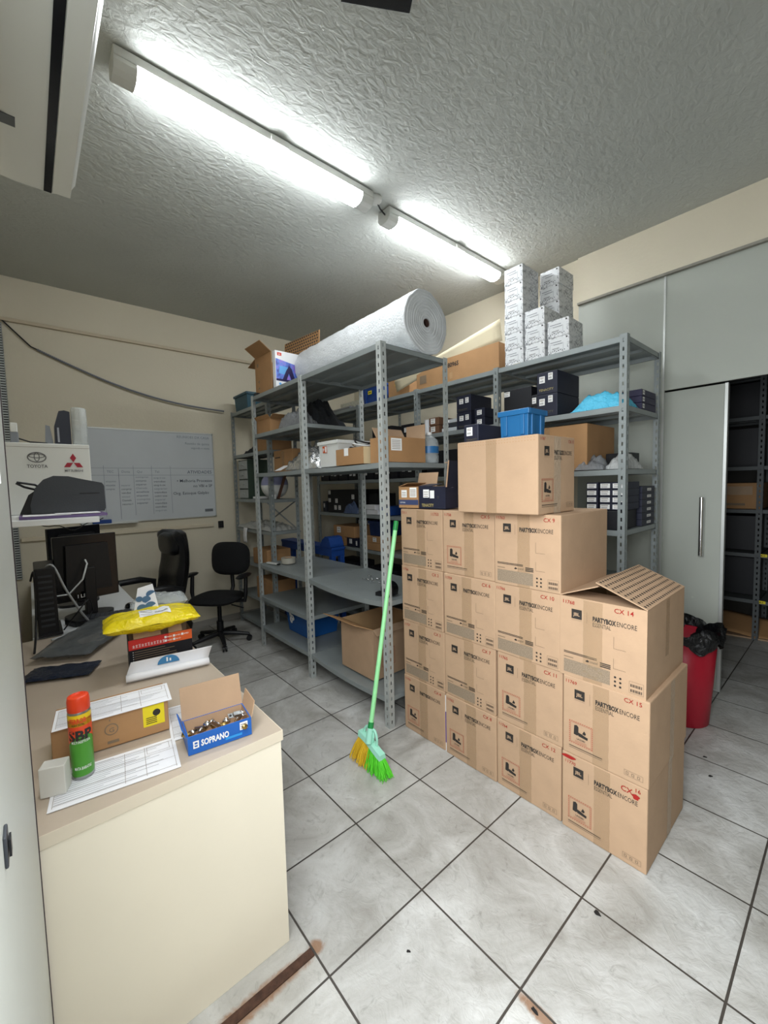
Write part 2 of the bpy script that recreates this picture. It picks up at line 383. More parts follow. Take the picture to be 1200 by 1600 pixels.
rack('steel_shelving', 'shade-tinted steel shelving inside the storage room beyond the sliding door', [-0.18, 0.845, 1.85], 3.98, 4.50, 2.5,
     [[(2.44, 0), (2.05, 0), (1.60, 0), (1.205, 0), (0.80, 0), (0.37, 0)]] * 2, STEEL_SHADE, STEEL_SHADE)
# small yellow level tags stuck on the shelf lips
for (x, y, z, w, lab) in ((-0.20, 1.657, 2.338, .055, 'yellow tag on the shelf lip under the white box stack'),
                          (-1.02, 1.657, 2.338, .10, 'yellow tag on the shelf lip below the long carton'),
                          (0.86, 3.978, 0.79, .06, 'yellow tag on the storage room shelf at waist height'),
                          (0.86, 3.978, 0.36, .06, 'yellow tag on the lowest storage room shelf')):
    mb = MB(); mb.box(-w / 2, -.001, -.013, w / 2, 0, .013, YELLOW_STICKER)
    M = FR((0, -.0015, 0), (1, 0, 0), (0, 0, 1)); mb.text(M, -.014, -.007, .017, 'M-4', INK, .01)
    o = mb.build('shelf_tag'); o.location = (x, y + .003, z); tag(o, lab, 'tag')

# ================================================================== CARTONS
def carton_body(w, d, h, m=CARD, bev=0.004):
    mb = MB(); mb.box(-w / 2, -d / 2, 0, w / 2, d / 2, h, m)
    return mb
def warning_icon(mb, M, u, v, s):
    """battery warning square: red dashed border, dark flame and crushed cell mark, number below"""
    n = 11; st = s / n
    for i in range(n):
        for (a, b, w, h) in ((i * st, 0, st * .6, s * .035), (i * st, s * .965, st * .6, s * .035), (0, i * st, s * .035, st * .6), (s * .965, i * st, s * .035, st * .6)):
            mb.quad(M, u + a, v + b, w, h, RED_PRINT)
    mb.frame(M, u + s * .06, v + s * .06, s * .88, s * .88, s * .012, RED_PRINT)
    P = lambda pts: mb.poly([(u + x * s, v + y * s, 0) for x, y in pts], INK, M)
    P([(.20, .42), (.34, .40), (.40, .44), (.40, .80), (.33, .86), (.22, .82)])
    P([(.40, .40), (.60, .38), (.66, .50), (.54, .54), (.40, .56)])
    P([(.60, .38), (.78, .36), (.80, .47), (.66, .50)])
    P([(.56, .56), (.68, .54), (.72, .62), (.64, .72), (.60, .64)])
    mb.text(M, u + .5 * s, v + .22 * s, .11 * s, 'UN3481', INK, .01, align='C')
    for k in range(2): mb.quad(M, u + .25 * s, v + (.16 - k * .05) * s, .5 * s, .012 * s, RED_PRINT)
def jbl_print(root, M, w, h, variant, essential=True):
    mb = MB()
    e = w / 0.33
    lx, ly = .050 * e, h * .74
    mb.quad(M, lx, ly, .042 * e, .040 * e, INK); mb.text(M, lx + .021 * e, ly + .013 * e, .019 * e, 'JBL', CARD, .02, align='C', z=.0004)
    mb.quad(M, lx, ly - .006 * e, .042 * e, .0012, INK_SOFT)
    mb.quad(M, lx + .062 * e, ly - .010 * e, .0012, .048 * e, INK_SOFT)
    mb.text(M, .135 * e, ly + .006 * e, .027 * e, 'PARTYBOX', INK, .045, width=.088 * e); mb.text(M, .2245 * e, ly + .006 * e, .027 * e, 'ENCORE', INK, 0.0, width=.072 * e)
    if essential: mb.text(M, .135 * e, ly - .016 * e, .024 * e, 'ESSENTIAL', INK, -.004, width=.070 * e)
    mb.build('printed_logo', root)
    mb = MB()
    if variant == 'battery':
        warning_icon(mb, M, .028 * e, h * .16, .098 * e)
        for k in range(2): mb.quad(M, .028 * e, h * (.115 - .022 * k), .135 * e, .0028, INK_SOFT if k else INK)
        mb.frame(M, .245 * e, .022, .066 * e, .022, .0011, INK_SOFT)
        for k in range(3): mb.frame(M, (.251 + .020 * k) * e, .027, .010, .011, .002, INK_SOFT)
    else:
        for k in range(2): mb.quad(M, .018 * e, h * (.305 - .016 * k), .135 * e, .0028, INK)
        mb.quad(M, .018 * e, h * .235, .040 * e, .0035, INK_SOFT)
        mb.quad(M, .018 * e, h * .045, .185 * e, h * .165, INK_BLOCK)
        mb.poly([(.107 * e, h * .245, 0), (.116 * e, h * .238, 0), (.124 * e, h * .25, 0), (.116 * e, h * .268, 0)], INK, M)
        mb.text(M, .126 * e, h * .240, .016 * e, 'anatel', INK_SOFT, .02, width=.030 * e)
        for k in range(3): mb.quad(M, .165 * e, h * (.232 + .020 * k), .040 * e, .0042, INK)
        for i in range(2):
            for j in range(3): mb.poly([((.222 + .019 * i) * e + .0045 * math.cos(a), h * (.06 + .05 * j) + .0045 * math.sin(a), 0) for a in [k * PI / 4 for k in range(8)]], INK, M)
        mb.frame(M, .272 * e, h * .035, .050 * e, h * .135, .001, INK_SOFT)
        for k in range(2):
            for q in range(13): mb.quad(M, (.277 + q * .0031) * e, h * (.05 + .058 * k), .0014 + .0009 * (q % 3 == 0), h * .032, INK)
        for v in (.49, .27):
            if v == .27: continue
            mb.quad(M, .215 * e, h * v, .0014, h * .14, INK_SOFT); mb.quad(M, .215 * e, h * v, .045 * e, .0014, INK_SOFT)
        mb.quad(M, .215 * e, h * .255, .0014, h * .12, INK_SOFT); mb.quad(M, .215 * e, h * .255, .045 * e, .0014, INK_SOFT)
    mb.build('battery_warning' if variant == 'battery' else 'printed_details', root)
def tape_part(root, M, u, w, L, wr=0.0, m=TAPE, seed=0):
    mb = MB(); rnd = random.Random(seed)
    ph = rnd.random() * 10
    mb.grid(3, 26, lambda a, b: (u + a * w + .0006 * math.sin(b * 40 + ph), b * L, .0006 + wr * (.0006 + .0006 * math.sin(b * 55 + a * 5 + ph))), m, True, M)
    return mb.build('packing_tape', root)
BW, BD, BH = 0.330, 0.490, 0.3425
BODY = carton_body(BW, BD, BH).mesh('carton_body')
def jbl_box(label, x, y, z, rz, left, right, variant, essential=True, ry=.885, blobs=False, end_tape=None, seed=0):
    t = thing('cardboard_carton', label, 'cardboard box', (x, y, z), rz, 'matching audio cartons stacked by the shelving')
    b = child('carton_body', BODY, t); md = b.modifiers.new('bevel', 'BEVEL'); md.width = .005; md.segments = 2; md.limit_method = 'ANGLE'
    M = FR((-BW / 2, -BD / 2 - .0014, 0), (1, 0, 0), (0, 0, 1))
    jbl_print(t, M, BW, BH, variant, essential)
    tape_part(t, FR((-BW / 2, -BD / 2 - .0004, 0), (1, 0, 0), (0, 0, 1)), .125 + .01 * (seed % 3), .062, BH - .004, .25, TAPE, seed)
    w = MB(); MM = FR((-BW / 2, -BD / 2 - .0022, 0), (1, 0, 0), (0, 0, 1))
    if blobs:
        w.poly([(.030 + .030 * math.cos(a) + .004 * math.sin(3 * a), BH * .955 + .008 * math.sin(a), 0) for a in [k * PI / 10 for k in range(20)]], RED_INK, MM)
        w.text(MM, .012, BH * .875, .019, left, RED_INK, .004, rot=-.03)
        w.poly([(BW - .040 + .013 * math.cos(a) + .003 * math.sin(4 * a), BH * .86 + .011 * math.sin(a), 0) for a in [k * PI / 8 for k in range(16)]], RED_INK, MM)
        w.text(MM, BW - .094, BH * .865, .030, 'CX', RED_INK, .012); w.text(MM, BW - .045, BH * .915, .022, '16', RED_INK, .010)
    else:
        if left: w.text(MM, .010, BH * .918, .020, left, RED_INK, .006, rot=-.04)
        if right: w.text(MM, BW - .026, BH * (ry + .02), .024, right, RED_INK, .004, align='R', rot=0)
    w.build('marker_writing', t)
    if end_tape: tape_part(t, FR((BW / 2 + .0004, -BD / 2, 0), (0, 1, 0), (0, 0, 1)), BD * .50, .055, BH - .003 if end_tape == 1 else BH * .62, .3, TAPE_CLEAR, seed + 5)
    return t
Y0 = 0.680 + BD / 2
COLX = [-0.2295, 0.108, 0.444, 0.778]
jbl_box('brown audio carton marked CX 1, top of the leftmost column beside the shelving post', COLX[0], Y0 + .004, 3 * BH, .006, 'CX 1', '11753', 'info', seed=1)
jbl_box('brown audio carton marked CX 2, second from the top of the leftmost column', COLX[0] + .002, Y0, 2 * BH, -.004, '11756', 'CX 2', 'info', seed=2)
jbl_box('brown audio carton marked CX 3, third from the top of the leftmost column', COLX[0] + .004, Y0 + .003, BH, .003, '11757', 'CX 3', 'info', seed=3)
jbl_box('brown audio carton marked CX 4, at the floor in the leftmost column', COLX[0] + .003, Y0, 0, 0, '11755', 'CX 4', 'battery', False, seed=4)
jbl_box('brown audio carton marked CX 5, top of the second column from the left', COLX[1], Y0 + .003, 3 * BH, -.004, '11758', 'CX 5', 'battery', seed=5)
jbl_box('brown audio carton marked CX 6, second from the top of the second column', COLX[1] + .003, Y0 - .002, 2 * BH, .004, '11759', 'CX 6', 'info', False, seed=6)
jbl_box('brown audio carton marked CX 7, third from the top of the second column', COLX[1] + .001, Y0 + .002, BH, -.002, '', 'CX 7', 'info', seed=7)
jbl_box('brown audio carton marked CX 8, at the floor in the second column', COLX[1] + .004, Y0 - .002, 0, .003, '11762', 'CX 8', 'battery', seed=8)
jbl_box('brown audio carton marked CX 9, top of the third column under the turned carton', COLX[2] - .002, Y0 - .006, 3 * BH, .004, '11763', 'CX 9', 'info', False, seed=9)
jbl_box('brown audio carton marked CX 10, second from the top of the third column', COLX[2] - .004, Y0 - .002, 2 * BH, -.003, '11766', 'CX 10', 'info', seed=10)
jbl_box('brown audio carton marked CX 11, third from the top of the third column', COLX[2] + .004, Y0 + .003, BH, .002, '11765', 'CX 11', 'battery', seed=11)
jbl_box('brown audio carton marked CX 12, at the floor in the third column', COLX[2] + .002, Y0 + .001, 0, -.003, '11764', 'CX 12', 'battery', seed=12)
jbl_box('brown audio carton marked CX 15, middle of the nearest column on the right', COLX[3] + .008, Y0 - .006, BH, -.004, '11769', 'CX 15', 'battery', ry=.90, end_tape=1, seed=15)
jbl_box('brown audio carton marked CX 16 with red blots, at the floor in the nearest column', COLX[3] + .004, Y0 - .006, 0, .002, '11770', 'CX 16', 'battery', blobs=True, end_tape=1, seed=16)

def open_box(mb, w, d, h, m, min_, t=.005):
    """four walls and a bottom, open at the top"""
    mb.box(-w / 2, -d / 2, 0, w / 2, d / 2, t, m)
    mb.box(-w / 2, -d / 2, t, w / 2, -d / 2 + t, h, m); mb.box(-w / 2, d / 2 - t, t, w / 2, d / 2, h, m)
    mb.box(-w / 2, -d / 2 + t, t, -w / 2 + t, d / 2 - t, h, m); mb.box(w / 2 - t, -d / 2 + t, t, w / 2, d / 2 - t, h, m)
    e = .0008
    M = I4
    mb.quad(FR((-w / 2 + t, d / 2 - t - e, t), (1, 0, 0), (0, 0, 1)), 0, 0, w - 2 * t, h - t, min_)
    mb.quad(FR((w / 2 - t, -d / 2 + t + e, t), (-1, 0, 0), (0, 0, 1)), 0, 0, w - 2 * t, h - t, min_)
    mb.quad(FR((w / 2 - t - e, d / 2 - t, t), (0, -1, 0), (0, 0, 1)), 0, 0, d - 2 * t, h - t, min_)
    mb.quad(FR((-w / 2 + t + e, -d / 2 + t, t), (0, 1, 0), (0, 0, 1)), 0, 0, d - 2 * t, h - t, min_)
    mb.quad(FR((-w / 2 + t, -d / 2 + t, t + e), (1, 0, 0), (0, 1, 0)), 0, 0, w - 2 * t, d - 2 * t, min_)
    return mb
def flap(root, a, b, out, t=.004, m=CARD, holes=None, name='flap', hr=.26):
    """flap hinged along a-b reaching by the vector out; holes = (cols, rows) dark vent marks on its upper face"""
    a, b, out = Vector(a), Vector(b), Vector(out)
    mb = MB(); mb.slab(a, b, b + out, a + out, t, m)
    if holes:
        r = (b - a); L = r.length; n = r.cross(out).normalized(); W = out.length
        for side, s in (((a + n * (t + .0006)), 1), ((a - n * .0006), -1)):
            M = FR(side, r, out)
            for i in range(holes[0]):
                for j in range(holes[1]):
                    u = L * (i + .7 + .25 * (j % 2)) / (holes[0] + .8); v = W * (j + .6) / holes[1]
                    q = min(L / holes[0], W / holes[1])
                    mb.poly([(u + L / holes[0] * hr * math.cos(k * PI / 4), v + W / holes[1] * hr * .9 * math.sin(k * PI / 4), 0) for k in range(8)], INK, M)
    return mb.build(name, root)
# CX 14: opened carton on the nearest column
t = thing('cardboard_carton', 'opened brown audio carton marked CX 14 with vented flaps, top of the nearest column', 'cardboard box', (COLX[3] - .010, Y0 - .002, 2 * BH), .006, 'matching audio cartons stacked by the shelving')
open_box(MB(), BW, BD, BH, CARD, CARD_IN).build('carton_body', t)
M = FR((-BW / 2, -BD / 2 - .0014, 0), (1, 0, 0), (0, 0, 1)); jbl_print(t, M, BW, BH, 'info')
tape_part(t, FR((-BW / 2, -BD / 2 - .0004, 0), (1, 0, 0), (0, 0, 1)), .098, .075, BH - .004, .5, TAPE, 14)
tape_part(t, FR((BW / 2 + .0004, -BD / 2, BH * .30), (0, 1, 0), (0, 0, 1)), BD * .46, .045, BH * .69, .8, TAPE, 15)
w = MB(); MM = FR((-BW / 2, -BD / 2 - .0022, 0), (1, 0, 0), (0, 0, 1)); w.text(MM, .010, BH * .915, .021, '11768', RED_INK, .008, rot=-.04); w.text(MM, BW - .045, BH * .91, .026, 'CX 14', RED_INK, .006, align='R'); w.build('marker_writing', t)
flap(t, (BW / 2, -BD / 2, BH), (BW / 2, BD / 2, BH), (-.185, 0, .075), m=CARD, holes=(20, 8))
flap(t, (-BW / 2, BD / 2, BH), (-BW / 2, -BD / 2, BH), (.155, 0, .060), m=CARD)
flap(t, (-BW / 2 + .006, -BD / 2 + .004, BH - .006), (BW / 2 - .006, -BD / 2 + .004, BH - .006), (0, .155, -.004), m=CARD)
flap(t, (BW / 2 - .006, BD / 2 - .004, BH - .004), (-BW / 2 + .006, BD / 2 - .004, BH - .004), (0, -.155, -.02), m=CARD)
# CX 13: same carton lying crosswise on top of the stack
t = thing('cardboard_carton', 'brown audio carton marked CX 13 turned sideways on top of the stack', 'cardboard box', (0.328, 0.772, 4 * BH + .002), .0, 'matching audio cartons stacked by the shelving')
W13, D13 = .430, .335
carton_body(W13, D13, BH).build('carton_body', t, bevel=.005)
M = FR((W13 / 2 + .0014, -D13 / 2, 0), (0, 1, 0), (0, 0, 1)); jbl_print(t, M, D13, BH, 'battery'); p = MB()
MF = FR((-W13 / 2, -D13 / 2 - .0006, 0), (1, 0, 0), (0, 0, 1))
for i in range(29):
    for j in range(2 if i > 2 else 1): p.poly([(.012 + i * .0143 + .0022 * math.cos(k * PI / 3), BH - .010 - .013 * j + .0022 * math.sin(k * PI / 3), 0) for k in range(6)], CARD_DARK, MF)
p.build('vent_holes', t)
tape_part(t, MF, .170, .056, BH - .004, .25, TAPE, 21)
tape_part(t, FR((W13 / 2 + .0004, -D13 / 2, 0), (0, 1, 0), (0, 0, 1)), .135, .062, BH - .004, .5, TAPE_CLEAR, 22)
w = MB(); MM = FR((W13 / 2 + .0022, -D13 / 2, 0), (0, 1, 0), (0, 0, 1)); w.text(MM, .012, BH * .93, .018, '11767', RED_INK, .004); w.text(MM, D13 - .015, BH * .92, .020, 'CX 13', RED_INK, .004, align='R'); w.build('marker_writing', t)
# white and purple product carton slipped into the gap between the two left columns
mb = MB(); mb.box(-.0055, -.22, 0, .0055, .22, .325, WHITE_PAPER)
mb.quad(FR((-.0055, -.2206, 0), (1, 0, 0), (0, 0, 1)), 0, .05, .011, .18, mat('purple_print', '#5b4a9a', .5))
o = mb.build('flat_carton', None); o.location = (-.0605, .905, 0); tag(o, 'thin white and purple carton squeezed between the two left carton columns', 'cardboard box')

# ---- small closed boxes with stickers
def small_box(name, label, x, y, z, w, d, h, m, rz=0, stickers=(), group=None, lid=0.0, words=None, cat='box', bev=.003, side=()):
    t = thing(name, label, cat, (x, y, z), rz, group)
    carton_body(w, d, h, m).build('box_body', t, bevel=bev)
    if lid:
        l = MB(); l.box(-w / 2 - .003, -d / 2 - .003, h - lid, w / 2 + .003, d / 2 + .003, h + .002, m); l.build('lid', t, bevel=bev)
    e = .0045 if lid else .0012
    M = FR((-w / 2, -d / 2 - e, 0), (1, 0, 0), (0, 0, 1))
    for (u, v, a, b) in stickers:
        s = MB(); s.quad(M, u * w, v * h, a, b, STICKER)
        if a > .02:
            for k in range(3): s.quad(M, u * w + a * .12, v * h + b * (.62 + .1 * k), a * .7, b * .045, INK_SOFT, .0004)
            for k in range(9): s.quad(M, u * w + a * (.14 + .07 * k), v * h + b * .16, a * .03, b * .25, INK, .0004)
        s.build('sticker', t)
    MS = FR((w / 2 + e, -d / 2, 0), (0, 1, 0), (0, 0, 1))
    for (u, v, a, b) in side:
        s = MB(); s.quad(MS, u * d, v * h, a, b, STICKER); 
        for k in range(6): s.quad(MS, u * d + a * (.12 + .13 * k), v * h + b * .25, a * .06, b * .5, INK, .0004)
        s.build('sticker', t)
    if words:
        s = MB(); s.text(M, words[1] * w, words[2] * h, words[3], words[0], words[4], .01); s.build('lettering', t)
    return t
GOLD = mat('pale_gold_print', '#a99a63', .45)
DIMGOLD = mat('dim_gold_print', '#5b5646', .5)

# ================================================================== ON TOP OF THE CARTON STACK
ZT = 4 * BH + .006
# small open brown box
t = thing('small_carton', 'small open brown box with two white labels on top of the leftmost carton column', 'box', (-.335, .775, ZT), .10)
open_box(MB(), .15, .18, .125, CARD_DARK, CARD_IN, .003).build('box_body', t)
flap(t, (.075, .09, .125), (-.075, .09, .125), (0, .02, .085), .003, CARD)
flap(t, (-.075, .09, .125), (-.075, -.09, .125), (.07, 0, .02), .003, CARD_DARK)
s = MB(); M = FR((-.075, -.0912, 0), (1, 0, 0), (0, 0, 1))
s.quad(M, .022, .062, .042, .044, STICKER); s.quad(M, .086, .062, .052, .058, STICKER)
for k in range(5): s.quad(M, .09, .070 + .009 * k, .042, .003, INK_SOFT, .0004)
for k in range(3): s.quad(M, .027, .070 + .010 * k, .030, .003, INK_SOFT, .0004)
s.build('sticker', t)
s = MB(); s.quad(M, 0, .018, .15, .030, mat('navy_band_print', '#3a4468', .6)); s.text(M, .012, .028, .011, 'KETHER', STICKER, 0, z=.0005); s.build('printed_band', t)
# open navy box with its lid standing up
t = thing('navy_box', 'open navy box with gold lettering and raised lid on top of the carton stack', 'box', (-.155, .775, ZT), .10)
open_box(MB(), .185, .16, .125, NAVY, CARD_IN, .003).build('box_body', t)
flap(t, (.0925, -.08, .12), (.0925, .08, .12), (.004, .02, .145), .004, NAVY, name='lid'); flap(t, (.095, -.08, .12), (.095, -.074, .12), (.004, .02, .146), .005, CARD, name='lid_edge')
l = MB(); l.slab((-.02, .08, .125), (.105, .08, .125), (.105, .085, .26), (.03, .085, .26), .004, NAVY); l.slab((.0, .05, .258), (.11, .05, .262), (.11, .09, .262), (.0, .09, .258), .004, CARD); l.build('lid', t)
flap(t, (-.0925, -.08, .125), (.0, -.08, .125), (.01, .09, .012), .003, NAVY)
s = MB(); M = FR((-.0925, -.0812, 0), (1, 0, 0), (0, 0, 1))
s.quad(M, .032, .062, .042, .046, STICKER); s.quad(M, .080, .058, .030, .044, STICKER)
for k in range(3): s.quad(M, .037, .068 + .012 * k, .030, .003, INK_SOFT, .0004)
s.build('sticker', t)
s = MB(); s.text(M, .020, .010, .024, 'TENACITY', GOLD, .02, width=.085); s.text(M, .130, .055, .020, 'T', DIMGOLD); s.build('lettering', t)
small_box('navy_box', 'closed navy box with one white label lying on the turned top carton', .152, .765, 5 * BH + .004, .088, .20, .088, NAVY, .0, [(.20, .38, .036, .042)], words=('TENACITY', .18, .10, .014, DIMGOLD))
# petrol blue crate
def crate(name, label, x, y, z, w, d, h, m, rz=0, ribs=True, cat='crate', rim=.014, taper=.93):
    t = thing(name, label, cat, (x, y, z), rz)
    mb = MB(); tw = w * taper; td = d * taper; th = .004
    def ring(k, zz, off=0): a = (tw + (w - tw) * k) / 2 - off; b = (td + (d - td) * k) / 2 - off; return [(-a, -b, zz), (a, -b, zz), (a, b, zz), (-a, b, zz)]
    o0, o1, i0, i1 = ring(0, 0), ring(1, h), ring(0, th, th), ring(1, h, th)
    vs = o0 + o1 + i0 + i1
    fs = [(3, 2, 1, 0), (8, 9, 10, 11)] + [(k, (k + 1) % 4, 4 + (k + 1) % 4, 4 + k) for k in range(4)] + [(8 + (k + 1) % 4, 8 + k, 12 + k, 12 + (k + 1) % 4) for k in range(4)] + [(4 + k, 4 + (k + 1) % 4, 12 + (k + 1) % 4, 12 + k) for k in range(4)]
    mb.add(vs, fs, m)
    if ribs:
        for u in (-.30, .30):
            for sgn in (-1, 1): mb.box(u * w - .010, sgn * d * .485 - .006, .01, u * w + .010, sgn * d * .485 + .006, h, m)
        for sgn in (-1, 1):
            for v in (-.25, .25): mb.box(sgn * w * .485 - .006, v * d - .010, .01, sgn * w * .485 + .006, v * d + .010, h, m)
    mb.build('crate_body', t, bevel=.003)
    r = MB(); a, b = w / 2 + rim, d / 2 + rim
    r.box(-a, -b, h - .022, a, -d / 2 + .004, h + .003, m); r.box(-a, d / 2 - .004, h - .022, a, b, h + .003, m)
    r.box(-a, -d / 2 + .004, h - .022, -w / 2 + .004, d / 2 - .004, h + .003, m); r.box(w / 2 - .004, -d / 2 + .004, h - .022, a, d / 2 - .004, h + .003, m)
    r.build('rim', t, bevel=.003)
    return t
crate('plastic_crate', 'petrol blue plastic crate standing on the turned top carton', .388, .745, 5 * BH + .004, .145, .15, .122, BLUE_CRATE, .0, True, 'crate', .008, .95)

# ================================================================== BROOM
t = thing('broom', 'light green broom with yellow and green bristles leaning against the shelving post', 'broom', (-.25, .29, 0), 0)
HANDLE_G = mat('light_green_paint', '#9be8a4', .35, var=(20, .05)); DKG = mat('dark_green_plastic', '#1d8a44', .4); MINT = mat('mint_plastic', '#a6e6cf', .35)
A = Vector((.003, .0, .215)); B = Vector((-.135, .345, 1.285))
mb = MB(); mb.cyl(A, B, .0125, HANDLE_G, n=14); rnd = random.Random(2)
for k in range(5):
    q = A.lerp(B, .02 + .03 * k + rnd.random() * .02) + Vector((.011, -.004, 0)); mb.lathe([(.0, -.006), (.004, 0), (0, .006)], HANDLE_G, 6, T(*q))
mb.build('handle', t)
d_ = (B - A).normalized()
MB().cyl(B - d_ * .045, B + d_ * .012, .0145, DKG, n=14).build('end_cap', t)
MB().cyl(A - d_ * .004, A + d_ * .030, .0155, DKG, n=14).build('collar', t)
hd = MB()
hd.cyl(A - d_ * .075, A, .017, MINT, .0165, n=14)
ringpts = [(-.020 + .040 * math.cos(a), .004 + .008 * math.sin(a), .165 + .043 * math.sin(a)) for a in [k * PI / 10 for k in range(21)]]
hd.tube(ringpts, .008, MINT, 8, False)
ringpts = [(.020 + .026 * math.cos(a), .008, .160 + .050 * math.sin(a)) for a in [k * PI / 10 for k in range(21)]]
hd.tube(ringpts, .007, MINT, 8, False)
path = [(-.085, 0, .155), (-.05, 0, .150), (-.01, 0, .140), (.03, 0, .122), (.07, 0, .106), (.098, 0, .098)]
for i in range(len(path) - 1):
    (x0, _, z0), (x1, _, z1) = path[i], path[i + 1]
    hd.add([(x0, -.022, z0 - .014), (x1, -.022, z1 - .014), (x1, .022, z1 - .014), (x0, .022, z0 - .014), (x0, -.018, z0 + .014), (x1, -.018, z1 + .014), (x1, .018, z1 + .014), (x0, .018, z0 + .014)],
           [(3, 2, 1, 0), (4, 5, 6, 7), (0, 1, 5, 4), (2, 3, 7, 6), (1, 2, 6, 5), (3, 0, 4, 7)], MINT)
hd.build('head', t)
YB = mat('yellow_bristle', '#f0c934', .5); GB = mat('lime_bristle', '#63e033', .5)
def bristles(u0, u1, m, n, seed):
    mb = MB(); rnd = random.Random(seed)
    for i in range(n):
        u = u0 + (u1 - u0) * rnd.random(); v = rnd.uniform(-1, 1)
        x = -.085 + .183 * u; z = .150 - .052 * u - .01
        ex = -.125 + .275 * u + rnd.uniform(-.012, .012); ey = v * .040 - .02 * (1 - u) + rnd.uniform(-.008, .008); ez = rnd.uniform(.0, .012) + .035 * max(0, .35 - u)
        p0 = Vector((x, v * .016, z)); p2 = Vector((ex, ey, ez + .001)); p1 = (p0 + p2) / 2 + Vector((rnd.uniform(-.006, .006), rnd.uniform(-.006, .006), 0))
        mb.tube([p0, p1, p2], [.0019, .0019, .0016], m, 4, False)
    return mb
bristles(0, .50, YB, 330, 1).build('yellow_bristles', t); bristles(.48, 1, GB, 330, 2).build('green_bristles', t)

# ================================================================== WASTE BIN
t = thing('waste_bin', 'red round waste bin with a black bin liner by the sliding door', 'bin', (.735, 2.035, 0), 0)
RED = mat('red_plastic', '#a8152c', .4)
mb = MB(); mb.lathe([(0, 0), (.128, 0), (.134, .006), (.150, .25), (.166, .55), (.161, .55), (.145, .25), (.129, .010), (0, .010)], RED, 40); mb.build('bin_body', t)
LINER = mat('black_bin_liner', '#0d0d10', .28, bump=(28, .6, 1.5))
def wob(j, a):
    k = (0, .01, .03, .06, .05, .06, .06)[min(j, 6)]
    return (1 + k * math.sin(7 * a + j) + k * .7 * math.sin(13 * a + 2 * j), k * .5 * math.sin(5 * a + j * 1.3))
MB().lathe([(.02, .18), (.135, .22), (.156, .50), (.165, .575), (.182, .60), (.192, .575), (.185, .525), (.178, .50)], LINER, 72, None, True, wob).build('bin_liner', t)

# ================================================================== DESK AND WHAT LIES ON IT
DX = .236
t = thing('desk', 'cream laminate desk with a beige worn top in the left foreground', 'desk', (DX, -1.155, 0), 0)
DD = .705; DL = 1.66
mb = MB(); mb.box(-DL, 0, .700, 0, DD, .733, TOP_LAM); mb.build('desktop', t)
e = MB(); e.box(0, 0, .700, .002, DD + .002, .733, EDGE_LAM); e.box(-DL, DD, .700, 0, DD + .002, .733, EDGE_LAM); e.build('edge_band', t)
e = MB(); e.box(-.020, .003, 0, -.001, DD - .004, .6985, CREAM_LAM); e.build('end_panel', t, bevel=.0015)
e = MB(); e.box(-DL + .002, .003, 0, -DL + .020, DD - .02, .6985, CREAM_LAM); e.build('end_panel', t, bevel=.0015)
e = MB(); e.box(-DL + .02, .020, .25, -.02, .036, .6985, CREAM_LAM); e.build('back_panel', t)
ZD = .735
def sheet(name, label, pts, z, lines=True, seed=0, cat='paper', curl=0.0):
    """paper with printed table rows; pts: three corners (origin, along text, up)"""
    o, a, b = [Vector((p[0], p[1], 0)) for p in pts]; r = a - o; u = b - o; W, H = r.length, u.length
    t = thing(name, label, cat, (o.x, o.y, z), math.atan2(r.y, r.x))
    k = 1 if r.cross(u).z > 0 else -1
    mb = MB(); mb.box(0, min(0, k * H), 0, W, max(0, k * H), .0012, WHITE_PAPER); mb.build('sheet', t)
    p = MB(); M = T(0, 0 if k > 0 else -H, .0017); rnd = random.Random(seed)
    GR = mat('grey_form_print', '#9a9da2', .7)
    for i in range(int(H / .009) - 2):
        y = H - .012 - i * .009
        p.quad(M, .010, y, W * rnd.uniform(.35, .93), .0016, GR)
        if i % 5 == 0: p.quad(M, .008, y - .003, W - .016, .0009, INK_SOFT)
    for x in (.008, W * .55, W * .72, W - .010): p.quad(M, x, .01, .0009, H - .02, INK_SOFT)
    p.frame(M, W * .74, H * .70, W * .20, H * .22, .0009, INK_SOFT)
    p.build('printed_form', t); return t
sheet('paper_sheet', 'printed form lying flat under the spray can at the desk edge', [(.165, -1.040), (.205, -.745), (.000, -1.015)], ZD, seed=1)
sheet('paper_sheet', 'printed form lying under the blue box beside the brown parcel', [(.060, -.735), (.085, -.580), (-.165, -.700)], ZD + .0002, seed=2)
# brown parcel with forms on top
t = thing('parcel', 'flat brown parcel with yellow stickers and a printed form on top of the desk', 'parcel', (-.110, -.862, ZD + .0015), math.radians(83))
PW, PD, PH = .300, .150, .098
carton_body(PW, PD, PH, CARD_DARK).build('parcel_body', t, bevel=.003)
M = FR((-PW / 2, -PD / 2 - .001, 0), (1, 0, 0), (0, 0, 1)); p = MB()
p.quad(M, PW - .072, .030, .060, .066, YELLOW_STICKER); p.build('yellow_sticker', t)
p = MB()
for k in range(4): p.quad(M, PW - .064, .038 + .006 * k, .030, .0025, INK, .0006)
p.poly([(PW - .034 + .011 * math.cos(a), .070 + .011 * math.sin(a), .0006) for a in [k * PI / 8 for k in range(16)]], INK, M)
for rr, mm, z in ((.018, INK_SOFT, 0), (.015, CARD_DARK, .0003)): p.poly([(PW * .48 + rr * math.cos(a), .056 + rr * math.sin(a), z) for a in [k * PI / 12 for k in range(24)]], mm, M)
p.text(M, PW * .48, .047, .020, 'G', INK_SOFT, .02, align='C', z=.0006)
p.quad(M, PW * .44, .012, .030, .009, INK_SOFT); p.poly([(PW * .46, .085, 0), (PW * .475, .080, 0), (PW * .475, .090, 0)], INK_SOFT, M)
p.build('printed_marks', t)
ML = FR((-PW / 2 - .001, PD / 2, 0), (0, -1, 0), (0, 0, 1)); p = MB(); p.quad(ML, .0, .0, .14, .070, YELLOW_STICKER)
